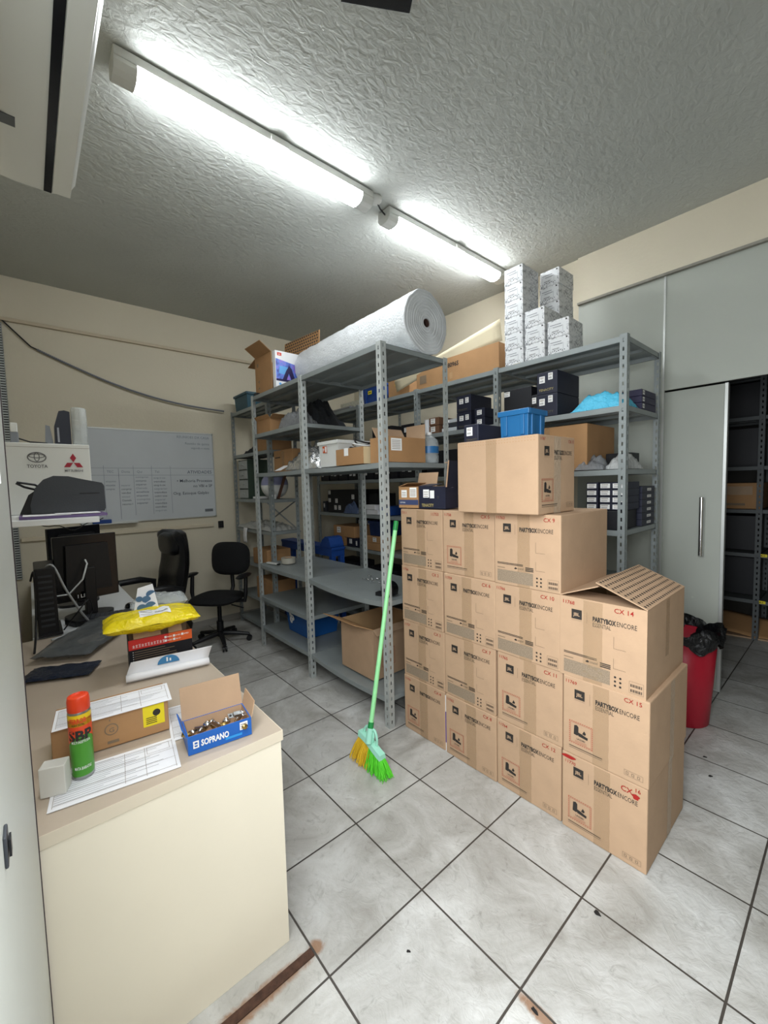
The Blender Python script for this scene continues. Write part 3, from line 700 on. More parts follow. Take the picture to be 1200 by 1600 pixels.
for k in range(4): p.quad(ML, .03, .018 + .010 * k, .08, .0025, INK, .0005)
p.build('yellow_sticker', t)
sheet('paper_sheet', 'printed form lying on top of the brown parcel', [(-.047, -1.018), (-.010, -.712), (-.183, -.998)], ZD + PH + .003, seed=4)
# spray can
t = thing('spray_can', 'red, yellow and green aerosol can with an orange cap on the desk', 'spray can', (.055, -.957, ZD + .0015), math.radians(-25))
R0 = .0265
CANM = mat('green_can_print', '#4f9a35', .3, 0.2); ORG = mat('orange_red_cap', '#e0431f', .35); YEL = mat('yellow_can_print', '#e8c522', .3); REDC = mat('red_orange_can_print', '#dd4a27', .3)
mb = MB(); n = 40
mb.lathe([(0, .001), (R0 * .9, 0), (R0, .004), (R0 * .97, .010)], DULL_METAL, n)
mb.lathe([(R0 * .97, .010), (R0, .014), (R0, .090)], CANM, n)
# the red field sweeps over the green one
vs = []; 
for i in range(n + 1):
    a = 2 * PI * i / n; lo = .098 + .028 * math.sin(a + 1.0); vs += [((R0 + .0004) * math.cos(a), (R0 + .0004) * math.sin(a), lo), ((R0 + .0004) * math.cos(a), (R0 + .0004) * math.sin(a), .168)]
mb.lathe([(R0, .090), (R0, .168)], CANM, n)
mb.add(vs, [(2 * i, 2 * i + 2, 2 * i + 3, 2 * i + 1) for i in range(n)], REDC, True)
mb.lathe([(R0 + .0004, .150), (R0 + .0004, .182)], YEL, n); mb.lathe([(R0, .182), (R0 * .985, .186), (R0 * .92, .190)], DULL_METAL, n)
mb.build('can_body', t)
mb = MB()
def wrap(u, v, s, st, m, bold=.02, a0=0.0, width=None):
    vs, fs, w_ = text_geo(st, bold); sx = s if width is None else width / w_; tot = w_ * sx; out = []
    for q in vs:
        a = a0 + (q.x * sx - tot / 2 + u) / (R0 + .001); out.append(((R0 + .001) * math.cos(a), (R0 + .001) * math.sin(a), v + q.y * s))
    mb.add(out, fs, m)
wrap(0, .112, .038, 'SBP', INK, .04, .35); wrap(.000, .104, .010, 'MULTI INSETICIDA', STICKER, .01, .35, .045); wrap(0, .160, .018, 'TERROR', REDC, .04, .2, .042); wrap(0, .153, .007, 'AÇÃO TOTAL', INK, .02, .2, .030)
wrap(0, .030, .012, 'MATA BARATAS', STICKER, .01, .4, .040); wrap(0, .022, .02, 'IIIIIIII', STICKER, .0, -1.05, .020)
mb.build('lettering', t)
MB().lathe([(R0 * .93, .186), (R0 * .99, .190), (R0 * .985, .216), (R0 * .90, .227), (R0 * .6, .230), (R0 * .55, .226), (0, .226)], ORG, n).build('cap', t, bevel=.001)
mb = MB(); mb.box(-.028, -.020, 0, .028, .020, .078, mat('off_white_card', '#d4d3cb', .6))
o = mb.build('small_white_box', None, bevel=.002); o.location = (.085, -1.018, ZD + .0015); o.rotation_euler = (0, 0, math.radians(70)); tag(o, 'small blank white box beside the spray can on the form', 'box')
# blue printed box with locks
t = thing('parts_box', 'open blue and white box full of small metal parts at the desk corner', 'box', (.130, -.618, ZD), math.radians(83))
SW, SD, SH = .185, .105, .056
BLUEP = mat('blue_box_print', '#1c5fb4', .4)
open_box(MB(), SW, SD, SH, BLUEP, CARD, .003).build('box_body', t)
M = FR((-SW / 2, -SD / 2 - .001, 0), (1, 0, 0), (0, 0, 1))
p = MB(); p.text(M, .036, .019, .026, 'SOPRANO', STICKER, .035, width=.080); p.frame(M, .014, .017, .016, .022, .004, STICKER); p.quad(M, .014, .026, .016, .003, STICKER)
p.quad(M, .105, .010, .050, .008, mat('light_blue_print', '#2d8fd8', .4)); p.build('lettering', t)
p = MB(); p.quad(M, SW - .036, .026, .024, .024, STICKER)
for i in range(3): p.quad(M, SW - .033, .030 + .006 * i, .018, .002, INK_SOFT, .0004)
p.build('sticker', t)
flap(t, (SW / 2, SD / 2, SH), (-SW / 2, SD / 2, SH), (0, .028, .095), .003, CARD, name='lid_flap')
flap(t, (-SW / 2, SD / 2, SH), (-SW / 2, -SD / 2, SH), (-.012, 0, .030), .003, BLUEP, name='side_flap')
flap(t, (SW / 2, -SD / 2, SH), (SW / 2, SD / 2, SH), (.014, .01, .045), .003, CARD, name='side_flap')
# the locks inside, each its own piece
BRASS = mat('brass', '#a98f55', .3, .9)
base = Matrix.Translation((.130, -.618, ZD)) @ RZ(math.radians(83)); rnd = random.Random(5)
lk = MB(); lk.lathe([(0, 0), (.008, 0), (.008, .026), (0, .026)], BRASS, 14); lkm = lk.mesh('lock_cylinder')
lk2 = MB(); lk2.lathe([(0, 0), (.007, 0), (.007, .03), (.010, .03), (.010, .036), (0, .036)], CHROME, 14); lkm2 = lk2.mesh('lock_cylinder')
for i in range(14):
    o = child('lock_cylinder', lkm if i % 3 == 0 else lkm2, None); q = base @ Vector((-.075 + .0115 * i, rnd.uniform(-.035, .03), .016 + .010 * (i % 2) + .014))
    o.location = q; o.rotation_euler = (rnd.uniform(1.0, 1.6), rnd.uniform(-.3, .3), rnd.uniform(0, 6))
    tag(o, ('loose brass lock cylinder inside the blue parts box' if i % 3 == 0 else 'loose chromed lock cylinder inside the blue parts box'), 'lock cylinder', 'lock cylinders in the blue box')
mb = MB(); mb.box(-.028, -.010, 0, .028, .010, .002, CHROME); mb.box(-.012, -.008, .002, .014, .008, .008, CHROME); mb.cyl((-.021, 0, .001), (-.021, 0, .003), .004, BLACK_PLASTIC, n=10); mb.cyl((.021, 0, .001), (.021, 0, .003), .004, BLACK_PLASTIC, n=10)
o = mb.build('strike_plate', None, bevel=.0008); q = base @ Vector((.058, -.015, .058)); o.location = q; o.rotation_euler = (.35, .15, math.radians(88)); tag(o, 'shiny strike plate lying across the locks in the blue box', 'lock plate')
# screwdriver-like grey handle lying behind the parcel
t = thing('utility_knife', 'utility knife with a pale grey handle behind the brown parcel', 'knife', (-.300, -.800, ZD), math.radians(62))
MB().prism([(-.09, -.009), (.04, -.013), (.075, -.010), (.085, 0), (.075, .010), (.04, .012), (-.09, .009)], .004, .024, mat('pale_grey_plastic', '#b9bdb4', .4)).build('handle', t, bevel=.004)
MB().box(-.085, -.004, .024, .05, .004, .026, BLACK_PLASTIC).build('slider', t)
MB().prism([(-.09, -.007), (-.13, -.007), (-.145, .006), (-.09, .007)], .012, .013, CHROME).build('blade', t)
# rolled poster
t = thing('paper_roll', 'half rolled white paper with a blue round print in front of the black box', 'paper', (-.468, -.615, ZD), math.radians(81))
mb = MB()
def roll(u, v):
    if v < .6:
        a = v / .6 * 1.75 * PI; return ((u - .5) * .315, .016 * math.cos(a - PI / 2) - .0, .017 + .016 * math.sin(a - PI / 2))
    k = (v - .6) / .4; return ((u - .5) * .315 + .02 * k, .028 + .004 * math.sin(k * 3), .018 + .055 * k)
mb.grid(8, 30, roll, WHITE_PAPER, True); mb.build('sheet', t, solid=.0008)
p = MB(); p.poly([(.0 + .042 * math.cos(a), .0235, .040 + .034 * math.sin(a)) for a in [k * PI / 12 for k in range(13)]], mat('blue_round_print', '#3d7fae', .5)); 
p.quad(FR((-.03, .0228, .048), (1, .0, 0), (0, 0, 1)), .022, 0, .006, .018, STICKER); p.quad(FR((-.03, .0228, .048), (1, .0, 0), (0, 0, 1)), .034, 0, .006, .012, STICKER); p.build('printed_logo', t)
# black and red tool box
t = thing('product_box', 'open black and red printed box holding up the yellow mailer', 'box', (-.640, -.610, ZD), math.radians(84))
QW, QD, QH = .250, .125, .142
open_box(MB(), QW, QD, QH, BLACKBOX, CARD, .003).build('box_body', t)
M = FR((-QW / 2, -QD / 2 - .001, 0), (1, 0, 0), (0, 0, 1)); p = MB()
p.quad(M, 0, .098, QW * .62, .044, mat('bright_red_print', '#c9302a', .4)); p.quad(M, QW * .62, .098, QW * .38, .044, mat('orange_print', '#e0622b', .4)); p.build('red_band', t)
p = MB()
for k in range(11):   # row of stroke-built characters
    x = .014 + .0115 * k
    for (a, b, w, h) in ((0, .010, .009, .0014), (.001, .005, .007, .0014), (.0038, .0, .0014, .013), (.0, .0, .009, .0012)): p.quad(M, x + a, .106 + b * (1 + .2 * (k % 3 - 1)), w, h, STICKER, .0004)
for i in range(3):
    for j in range(2):
        if i == 2 and j == 0: continue
        p.quad(M, QW * .55 + .034 * i, .106 + .016 * j, .009, .010, STICKER, .0004); p.text(M, QW * .55 + .011 + .034 * i, .108 + .016 * j, .008, ('868D', '868A', '861D', '878D', '852D', '898D')[i * 2 + j], STICKER, .01, width=.020, z=.0004)
rnd = random.Random(3)
for k in range(7): p.quad(M, .020, .086 - .010 * k, .09 + rnd.random() * .12 * (k < 5), .0026, INK_SOFT, .0004); p.quad(M, .014, .086 - .010 * k, .003, .003, STICKER, .0004)
p.quad(M, QW - .060, .018, .042, .022, STICKER, .0004)
for k in range(12): p.quad(M, QW - .057 + .003 * k, .022, .0014, .012, INK, .0008)
p.build('lettering', t)
flap(t, (-QW / 2 + .02, -QD / 2 + .002, QH), (.0, -QD / 2 + .002, QH), (0, .02, .026), .003, CARD)
flap(t, (.03, -QD / 2 + .002, QH), (QW / 2 - .04, -QD / 2 + .002, QH), (0, .02, .028), .003, CARD)
flap(t, (QW / 2, -QD / 2, QH), (QW / 2, QD / 2, QH), (.006, 0, .026), .003, BLACKBOX)
# yellow mailer
def pillow(mb, w, d, h, m, nx=28, ny=18, seed=0, amp=.004, p=3.0, M=None):
    def top(s):
        def f(u, v):
            x, y = (u - .5) * 2, (v - .5) * 2; e = max(0, (1 - abs(x) ** p)) * max(0, (1 - abs(y) ** p))
            k = fbm(u * 5 + seed, v * 4, s, 3) * amp * (1 if e > .02 else .4) + amp * .5 * fbm(u * 9 + seed, v * 7, 5, 2) * (1 - e)
            return (x * w / 2 + .006 * fbm(v * 4, seed, 1), y * d / 2 + .005 * fbm(u * 5, seed, 2), s * h / 2 * e ** .55 + k + h / 2)
        return f
    mb.grid(nx, ny, top(1), m, True, M)
    g = top(-1); mb.grid(nx, ny, lambda u, v: g(1 - u, v), m, True, M)
    return mb
t = thing('mailer_bag', 'bright yellow plastic mailer bag lying on the black and red box', 'parcel', (-.625, -.640, ZD + .172), math.radians(84))
YM = mat('yellow_mailer_film', '#ead20e', .22, bump=(22, .5, 1.6))
pillow(MB(), .365, .225, .078, YM, 40, 24, 3, .009).build('bag', t)
def bagtop(x, y):
    u, v = x / .365 + .5, y / .225 + .5; a, b_ = (u - .5) * 2, (v - .5) * 2; e = (1 - abs(a) ** 3) * (1 - abs(b_) ** 3)
    return .039 * e ** .55 + fbm(u * 5 + 3, v * 4, 1, 3) * .009 + .0045 * fbm(u * 9 + 3, v * 7, 5, 2) * (1 - e) + .039 + .0016
p = MB(); p.grid(16, 12, lambda u, v: (-.050 + .120 * u, -.075 + .085 * v, bagtop(-.050 + .120 * u, -.075 + .085 * v)), STICKER)
for k in range(16): x = .010 + .0032 * k; p.add([(x, -.050, bagtop(x, -.050) + .001), (x + .0016, -.050, bagtop(x, -.050) + .001), (x + .0016, -.034, bagtop(x, -.034) + .001), (x, -.034, bagtop(x, -.034) + .001)], [(0, 1, 2, 3)], INK)
for k in range(3): y = -.060 + .022 * k; p.grid(8, 1, lambda u, v: (-.044 + .045 * u, y + .004 * v, bagtop(-.044 + .045 * u, y) + .001), INK_SOFT)
p.build('shipping_label', t)
t2 = thing('clear_bag', 'clear plastic bag with a white and blue printed card behind the yellow mailer', 'bag', (-.735, -.640, ZD + .20), math.radians(84))
p = MB(); p.add([(-.055, -.05, .02), (.050, -.07, .02), (.030, -.025, .150), (-.030, -.015, .135)], [(0, 1, 2, 3)], WHITE_PAPER)
for (x, z, r) in ((-.02, .05, .02), (.015, .055, .022), (.0, .085, .018), (.02, .105, .02), (-.028, .09, .014)):
    p.poly([(x + r * math.cos(a), -.066 + (z - .02) * .33, z + r * .9 * math.sin(a)) for a in [k * PI / 8 for k in range(16)]], mat('slate_blue_print', '#4f7398', .5))
p.build('printed_card', t2, solid=.001)
pillow(MB(), .24, .10, .085, CLEAR, 24, 12, 9, .012, M=T(.06, .045, .0)).build('clear_film', t2)
# dark plastic sheet bag between the desk and the white table
t = thing('plastic_sheet_bag', 'crumpled dark translucent plastic bag draped over the far end of the desk', 'bag', (-1.22, -.80, ZD), math.radians(148))
SMOKE = mat('smoky_plastic_film', '#5a5e5f', .25, alpha=.72, bump=(12, .6, 1.5))
pillow(MB(), .62, .25, .060, SMOKE, 40, 22, 5, .012).build('bag', t)
t = thing('document_wallet', 'dark navy plastic wallet on the desk under the wall shelf', 'folder', (-.80, -.965, ZD), math.radians(66))
pillow(MB(), .26, .15, .022, mat('dark_navy_film', '#1a2233', .25, bump=(20, .4, 1.5)), 26, 16, 8, .005).build('wallet', t)

# ================================================================== WHITE TABLE, COMPUTERS, WALL SHELF
t = thing('white_table', 'white table in the far left corner carrying the monitors', 'table', (-2.40, -.80, 0))
MB().box(-.86, -.255, .715, .955, .300, .742, WHITE_LAM).build('tabletop', t, bevel=.002)
for x in (-.82, .90):
    for y in (-.22, .26): MB().box(x - .02, y - .02, 0, x + .02, y + .02, .715, WHITE_LAM).build('leg', t)
def monitor(label, x, y, rz, w, h, zc, tilt=0):
    t = thing('computer_monitor', label, 'monitor', (x, y, .742), rz)
    MB().box(-w / 2, -.012, zc - h / 2, w / 2, .010, zc + h / 2, BLACK_SHINY).build('screen', t, bevel=.004)
    MB().prism([(-w * .36, -h * .36), (w * .36, -h * .36), (w * .33, h * .36), (-w * .33, h * .36)], .010, .035, BLACK_PLASTIC, FR((0, 0, zc), (1, 0, 0), (0, 0, 1)) @ Matrix.Diagonal((1, 1, -1, 1))).build('rear_cover', t, bevel=.006)
    MB().box(-.03, .012, .02, .03, .050, zc, BLACK_PLASTIC).build('stand', t, bevel=.004)
    MB().prism([(.13 * math.cos(a), .09 * math.sin(a)) for a in [k * PI / 14 for k in range(28)]], 0, .018, BLACK_PLASTIC).build('foot', t, bevel=.004)
    return t
FRONT = math.radians(-90)
a = monitor('black flat monitor seen from behind, white cable hanging from its back', -1.72, -.775, math.radians(-78), .335, .40, .310)
c = MB(); pts = [(.02, .045, .36), (.02, .075, .34), (.05, .085, .25), (.12, .07, .17), (.20, .05, .17), (.25, .03, .22)]; c.tube(pts, .005, mat('white_cable', '#cdd0ce', .5), 8); c.build('cable', a)
s = MB(); MM = FR((.07, .0365, .13), (-1, 0, 0), (0, 0, 1)); s.text(MM, 0, 0, .03, 'I LBA', STICKER, .01, width=.07); s.build('lettering', a)
monitor('black flat monitor half hidden behind the nearer monitor', -2.12, -.80, math.radians(-58), .36, .34, .37)
t = thing('computer_tower', 'black slim computer tower standing at the wall on the white table', 'computer', (-1.60, -.985, .742), 0)
MB().box(-.17, -.045, 0, .17, .045, .37, BLACK_PLASTIC).build('case', t, bevel=.006)
p = MB()
for k in range(10): p.box(.170, -.03, .05 + .03 * k, .1725, .03, .062 + .03 * k, DARK_GREY)
p.build('rear_grille', t); MB().box(-.09, -.045, -.0005, .19, .06, .012, BLACK_PLASTIC, T(0, 0, 0)).build('base_plate', t)
t = thing('power_adapter', 'black power adapter among the cables behind the monitor', 'adapter', (-1.55, -.86, .742), .4)
MB().box(-.06, -.03, 0, .06, .03, .035, BLACK_PLASTIC).build('case', t, bevel=.006); MB().tube([(.06, 0, .02), (.10, .03, .03), (.09, .10, .01), (-.02, .12, .01)], .004, BLACK_PLASTIC).build('cord', t)
t = thing('computer_mouse', 'black computer mouse on the white table beside the monitor', 'mouse', (-1.70, -.555, .742), .3)
mb = MB(); mb.lathe([(0, .038), (.018, .036), (.030, .026), (.036, .010), (.034, 0), (0, 0)], BLACK_SHINY, 20, Matrix.Diagonal((1.5, .9, 1, 1))); mb.build('mouse_body', t); MB().tube([(.05, 0, .012), (.10, -.03, .006), (.14, -.12, .004), (.10, -.2, .004)], .0025, BLACK_PLASTIC).build('cord', t)
t = thing('keyboard', 'black keyboard lying on the white table below the monitor', 'keyboard', (-1.585, -.665, .742), math.radians(80))
MB().box(-.15, -.06, 0, .15, .06, .016, BLACK_PLASTIC).build('keyboard_body', t, bevel=.003)
p = MB()
for i in range(12):
    for j in range(4): p.box(-.142 + .0238 * i, -.05 + .026 * j, .016, -.122 + .0238 * i, -.028 + .026 * j, .021, DARK_GREY)
p.build('keys', t)
rnd = random.Random(4)
for k, (pts, m, r, lab) in enumerate((
    ([(-1.50, -1.00, 1.08), (-1.46, -.95, 1.12), (-1.45, -.90, .98), (-1.46, -.84, .84), (-1.50, -.80, .748), (-1.40, -.86, .747), (-1.32, -.98, .745)], mat('grey_cable', '#a5a8a8', .5), .006, 'grey cable looping from the computer tower down to the table'),
    ([(-1.45, -1.045, 1.05), (-1.40, -1.03, 1.10), (-1.38, -1.03, .95), (-1.30, -1.04, .80), (-1.15, -1.05, .745)], BLACK_PLASTIC, .005, 'black cable running down the wall beside the slotted duct'),
    ([(-1.46, -.92, .75), (-1.42, -.86, .84), (-1.45, -.80, .90), (-1.52, -.78, .82), (-1.48, -.82, .76)], BLACK_PLASTIC, .004, 'black cable tangle between the tower and the monitor'))):
    q = [Vector(p) for p in pts]; out = []
    for i in range(len(q) - 1):      # smooth the corner points
        p0, p1, p2, p3 = q[max(i - 1, 0)], q[i], q[i + 1], q[min(i + 2, len(q) - 1)]
        for s_ in range(6):
            u = s_ / 6; out.append(.5 * ((2 * p1) + (p2 - p0) * u + (2 * p0 - 5 * p1 + 4 * p2 - p3) * u * u + (3 * p1 - p0 - 3 * p2 + p3) * u ** 3))
    out.append(q[-1]); o = MB().tube(out, r, m, 8).build('cable'); tag(o, lab, 'cable')
# wall shelf with its load
t = thing('wall_shelf', 'white wall shelf on the left wall carrying the grey printer bag', 'shelf', (-.80, -1.164, 1.405))
MB().box(-.50, 0, 0, .38, .335, .020, WHITE_LAM).build('shelf_board', t, bevel=.001)
for x in (-.3,): MB().prism([(0, 0), (.10, 0), (.10, -.008), (.012, -.03), (0, -.04)], -.004, .004, STEEL, FR((x, 0, 0), (0, 1, 0), (0, 0, 1))).build('bracket', t)
ZS = 1.426
t = thing('document_folder', 'purple folder with white papers lying under the grey printer', 'folder', (-.63, -.945, ZS), 0)
MB().box(-.15, -.11, 0, .16, .148, .010, mat('purple_folder', '#6d5a86', .5)).build('cover', t); 
for (y, z) in ((-.02, .010), (.07, .012)): MB().box(-.12, y - .08, z, .165, y + .055, z + .003, WHITE_PAPER).build('paper', t)
t = thing('barcode_printer', 'rounded dark grey printer with a flared side on the wall shelf', 'printer', (-.645, -.905, ZS + .0155), 0)
prof = [(-.115, .0), (-.117, .03), (-.10, .095), (-.075, .126), (-.045, .140), (.0, .138), (.045, .126), (.105, .112), (.112, .100), (.113, .012), (.108, 0)]
MB().prism(prof, -.10, .10, DARK_GREY, FR((0, 0, 0), (0, 1, 0), (0, 0, 1))).build('housing', t, bevel=.006)
MB().box(.1005, .03, .070, .102, .095, .073, BLACK_PLASTIC).build('seam', t)
MB().prism([(-.148, -.0), (-.115, .0), (-.075, .085), (-.085, .098), (-.120, .070)], -.06, .075, BLACK_PLASTIC, FR((0, 0, 0), (0, 1, 0), (0, 0, 1))).build('feed_cover', t, bevel=.004)
MB().tube([(.05, -.10, .09), (.06, -.13, .10), (.06, -.152, .115)], .004, BLACK_PLASTIC).build('cord', t); MB().tube([(.05, -.08, .095), (.06, -.10, .108), (.06, -.150, .118)], .004, BLACK_PLASTIC).build('cord', t)
# white carton with car badges
t = thing('white_carton', 'white carton with an oval badge and three red diamonds on the wall shelf', 'box', (-1.02, -.944, ZS), 0)
WD = .296; WH = .310
MB().box(-.10, -WD / 2, 0, .10, WD / 2, WH, mat('white_card', '#dfe0db', .6)).build('carton_body', t, bevel=.003)
M = FR((.1012, -WD / 2, 0), (0, 1, 0), (0, 0, 1)); p = MB(); GB_ = mat('grey_badge_print', '#6d6c6a', .5); RB = mat('deep_red_print', '#a51f33', .5)
def ell(cx, cy, rx, ry, t_, m):
    n = 40; vs = []
    for k in range(n): a = 2 * PI * k / n; vs += [(cx + rx * math.cos(a), cy + ry * math.sin(a), 0), (cx + (rx - t_) * math.cos(a), cy + (ry - t_) * math.sin(a), 0)]
    p.add(vs, [(2 * k, 2 * ((k + 1) % n), 2 * ((k + 1) % n) + 1, 2 * k + 1) for k in range(n)], m, False, M)
ell(.105, .248, .033, .023, .0045, GB_); ell(.105, .254, .028, .010, .0035, GB_); ell(.105, .250, .010, .020, .0032, GB_)
p.text(M, .105, .203, .019, 'TOYOTA', GB_, .025, width=.070, align='C')
def dia(cx, cy, dx, dy, ex, ey): p.poly([(cx, cy, 0), (cx + dx, cy + dy, 0), (cx + dx + ex, cy + dy + ey, 0), (cx + ex, cy + ey, 0)], RB, M)
cx, cy = .232, .226
dia(cx, cy + .002, .0115, .020, -.0115, .020); dia(cx - .001, cy, -.012, -.020, -.022, 0); dia(cx + .001, cy, .012, -.020, .022, 0)
p.text(M, cx, .186, .014, 'MITSUBISHI', GB_, .02, width=.068, align='C'); p.quad(M, .0, WH - .018, WD, .0012, INK_SOFT); p.build('printed_badges', t)
ZW = ZS + WH + .001
t = thing('desk_phone_base', 'dark navy handset charger standing on the white carton', 'charger', (-.985, -.888, ZW), 0)
MB().prism([(-.030, 0), (.030, 0), (.030, .150), (.010, .155), (-.010, .150), (-.028, .085)], -.03, .03, mat('dark_navy_plastic', '#161b2b', .4), FR((0, 0, 0), (0, 1, 0), (0, 0, 1))).build('housing', t, bevel=.005)
MB().box(.030, -.02, .01, .034, -.013, .075, mat('silver_strip', '#9a9ea6', .3)).build('strip', t); MB().prism([(-.065, 0), (-.035, 0), (-.045, .08), (-.060, .085)], -.004, .004, mat('grey_plastic', '#80858c', .4), FR((.02, 0, 0), (0, 1, 0), (0, 0, 1))).build('cradle', t, bevel=.002)
t = thing('clear_tube', 'roll of bubble film standing upright beside the navy charger', 'roll', (-.975, -.824, ZW), 0)
MB().lathe([(0, 0), (.029, 0), (.030, .01), (.030, .165), (.026, .172), (0, .168)], CLEAR_MILK, 28, None, True, lambda j, a: (1 + .04 * math.sin(9 * a), 0)).build('film', t)
t = thing('plug_adapter', 'small grey plug adapter in the corner of the white carton top', 'adapter', (-.965, -1.055, ZW), 0)
MB().box(-.02, -.014, 0, .02, .014, .045, mat('grey_plastic', '#80858c', .4)).build('body', t, bevel=.003); MB().box(-.02, -.012, .045, .02, .012, .085, WHITE_PLASTIC).build('plug', t, bevel=.003); MB().tube([(.0, .014, .02), (.01, .05, .006), (.0, .12, .004)], .003, BLACK_PLASTIC).build('cord', t)
t = thing('wiring_duct', 'vertical grey slotted wiring duct in the far left corner', 'cable duct', (-3.29, -1.125, .78), math.radians(-90))
mb = MB(); mb.box(-.02, 0, 0, .02, .004, 2.16, STEEL_POST); mb.box(-.02, .004, 0, -.017, .016, 2.16, STEEL_POST)
z = 0
while z < 2.15: mb.box(-.02, .004, z, .02, .016, z + .012, STEEL_POST); z += .021
mb.build('duct', t)
MB().box(-.015, .0045, 0, .015, .0055, 2.16, BLACK_PLASTIC).build('wires', t)
t = thing('cable_loop', 'thin black cable hanging in a loop below the wall shelf', 'cable', (0, 0, 0)); 
bpy.data.objects.remove(t)
o = MB().tube([(-.75, -1.02 + .24 * k / 14, 1.402 - .035 * math.sin(PI * k / 14) * (1 + .3 * math.sin(k))) for k in range(15)], .002, BLACK_PLASTIC, 6).build('cable'); tag(o, 'thin black cable hanging in a loop below the wall shelf', 'cable')
t = thing('wall_switch', 'dark smudged switch on the grey door panel at the left edge', 'switch', (1.0, -1.058, 1.235), 0)
MB().box(-.010, 0, -.013, .010, .0025, .013, DARK_GREY).build('plate', t, bevel=.002); MB().box(-.005, .003, -.007, .005, .0045, .007, BLACK_PLASTIC).build('rocker', t)

# ================================================================== WHITEBOARD
t = thing('whiteboard', 'large whiteboard covered in handwritten notes on the back wall', 'whiteboard', (-3.288, -.665, 1.225), 0)
WBW, WBH = 1.212, .885
MB().box(0, 0, 0, .010, WBW, WBH, mat('whiteboard_enamel', '#c3c8cb', .25, var=(3, .03))).build('board', t)
mb = MB(); mb.box(-.001, -.008, WBH, .016, WBW + .008, WBH + .012, ALU); mb.box(-.001, -.008, -.012, .016, WBW + .008, 0, ALU); mb.box(-.001, -.010, -.012, .016, 0, WBH + .012, ALU); mb.box(-.001, WBW, -.012, .016, WBW + .010, WBH + .012, ALU); mb.build('frame', t)
MB().box(.010, .0, -.020, .060, .45, -.010, ALU).build('pen_tray', t)
M = FR((.0106, 0, 0), (0, 1, 0), (0, 0, 1)); p = MB(); PEN = mat('dry_marker_ink', '#4c5468', .6); PEN2 = mat('faded_marker_ink', '#7a838f', .6); PENB = mat('blue_black_marker', '#2f3344', .6)
for (u, v, s, st, m, r) in ((WBW - .03, .835, .036, 'REUNIOES DA CASA', PEN2, 0), (WBW - .03, .770, .034, 'Reunião de quinta', PEN2, 0), (WBW - .03, .725, .030, 'segunda e sexta', PEN2, 0),
                            (WBW - .02, .462, .046, 'ATIVIDADES', PEN, 0), (WBW - .02, .370, .044, '• Melhoria Processo', PENB, 0), (WBW - .02, .315, .042, 'no VBI e SP', PENB, 0), (WBW - .06, .240, .042, 'Org. Estoque Galpão', PENB, .02)):
    p.text(M, u, v, s, st, m, .004, align='R', rot=0, width=(.36 if 'Mel' in st or 'Org' in st else None))
p.quad(M, .0, .515, WBW, .003, PEN2); p.quad(M, .0, .445, WBW, .003, PEN2)
for u in (.195, .315, .44, .60, .775): p.quad(M, u, .02 if u == .315 else .05, .003, .49, PEN if u == .315 else PEN2)
for (u, v, st) in ((.22, .47, 'TEC'), (.34, .47, 'Dona'), (.47, .47, 'Qui'), (.63, .47, 'Tel')): p.text(M, u, v, .032, st, PEN2, .002)
rnd = random.Random(11)
words = ['Chamado', 'vendas', 'estoque', 'analise', 'entrega de caixas', 'conferir notas', 'retorno loja', 'etiquetas', 'separar', 'compras']
for (u, n, vv, m) in ((.205, 3, .38, PEN), (.33, 6, .34, PENB), (.455, 8, .42, PEN), (.615, 10, .41, PENB)):
    for k in range(n): p.text(M, u, vv - .037 * k, .026, rnd.choice(words)[:9 if u < .6 else 16], m if k % 3 else PEN2, .002, width=(.09 if u < .4 else .125) * rnd.uniform(.75, 1))
p.build('handwriting', t)
MB().box(.0102, WBW - .11, .045, .012, WBW - .025, .075, mat('grey_label', '#6b7074', .5)).build('maker_label', t)
mb = MB(); mb.box(0, -.075, 0, .04, .075, .035, BLUE_DARK); o = mb.build('board_eraser', None, bevel=.004); o.location = (-3.275, -.51, 1.2165); tag(o, 'blue board eraser on the tray of the whiteboard', 'eraser')
mb = MB(); mb.box(-.012, -.028, -.038, .012, .028, .038, BLACK_PLASTIC); o = mb.build('wall_socket', None, bevel=.005); o.location = (-3.278, .60, 1.118); tag(o, 'small black wall socket right of the whiteboard', 'socket')
# spiral sleeve cable across the back wall
pts = [(-3.272, -1.14, 3.0), (-3.272, -.93, 2.775)]
for k in range(1, 41): u = k / 40; pts.append((-3.272 + .03 * u, -.93 + 1.62 * u, 2.775 - .40 * u - .10 * math.sin(PI * u) + .0))
t = thing('spiral_cable', 'long grey spiral sleeved cable sagging across the back wall', 'cable', (0, 0, 0))
MB().tube(pts[:2] + [pts[2]], .006, BLACK_PLASTIC, 8).build('bare_cable', t)
sl = []; rad = []
P_ = [Vector(q) for q in pts[2:]]
for i in range(len(P_) - 1):
    for k in range(6): sl.append(P_[i].lerp(P_[i + 1], k / 6)); rad.append(.0105 if k % 2 else .0075)
MB().tube(sl, rad, mat('grey_sleeve', '#6d7078', .5), 8).build('spiral_sleeve', t)

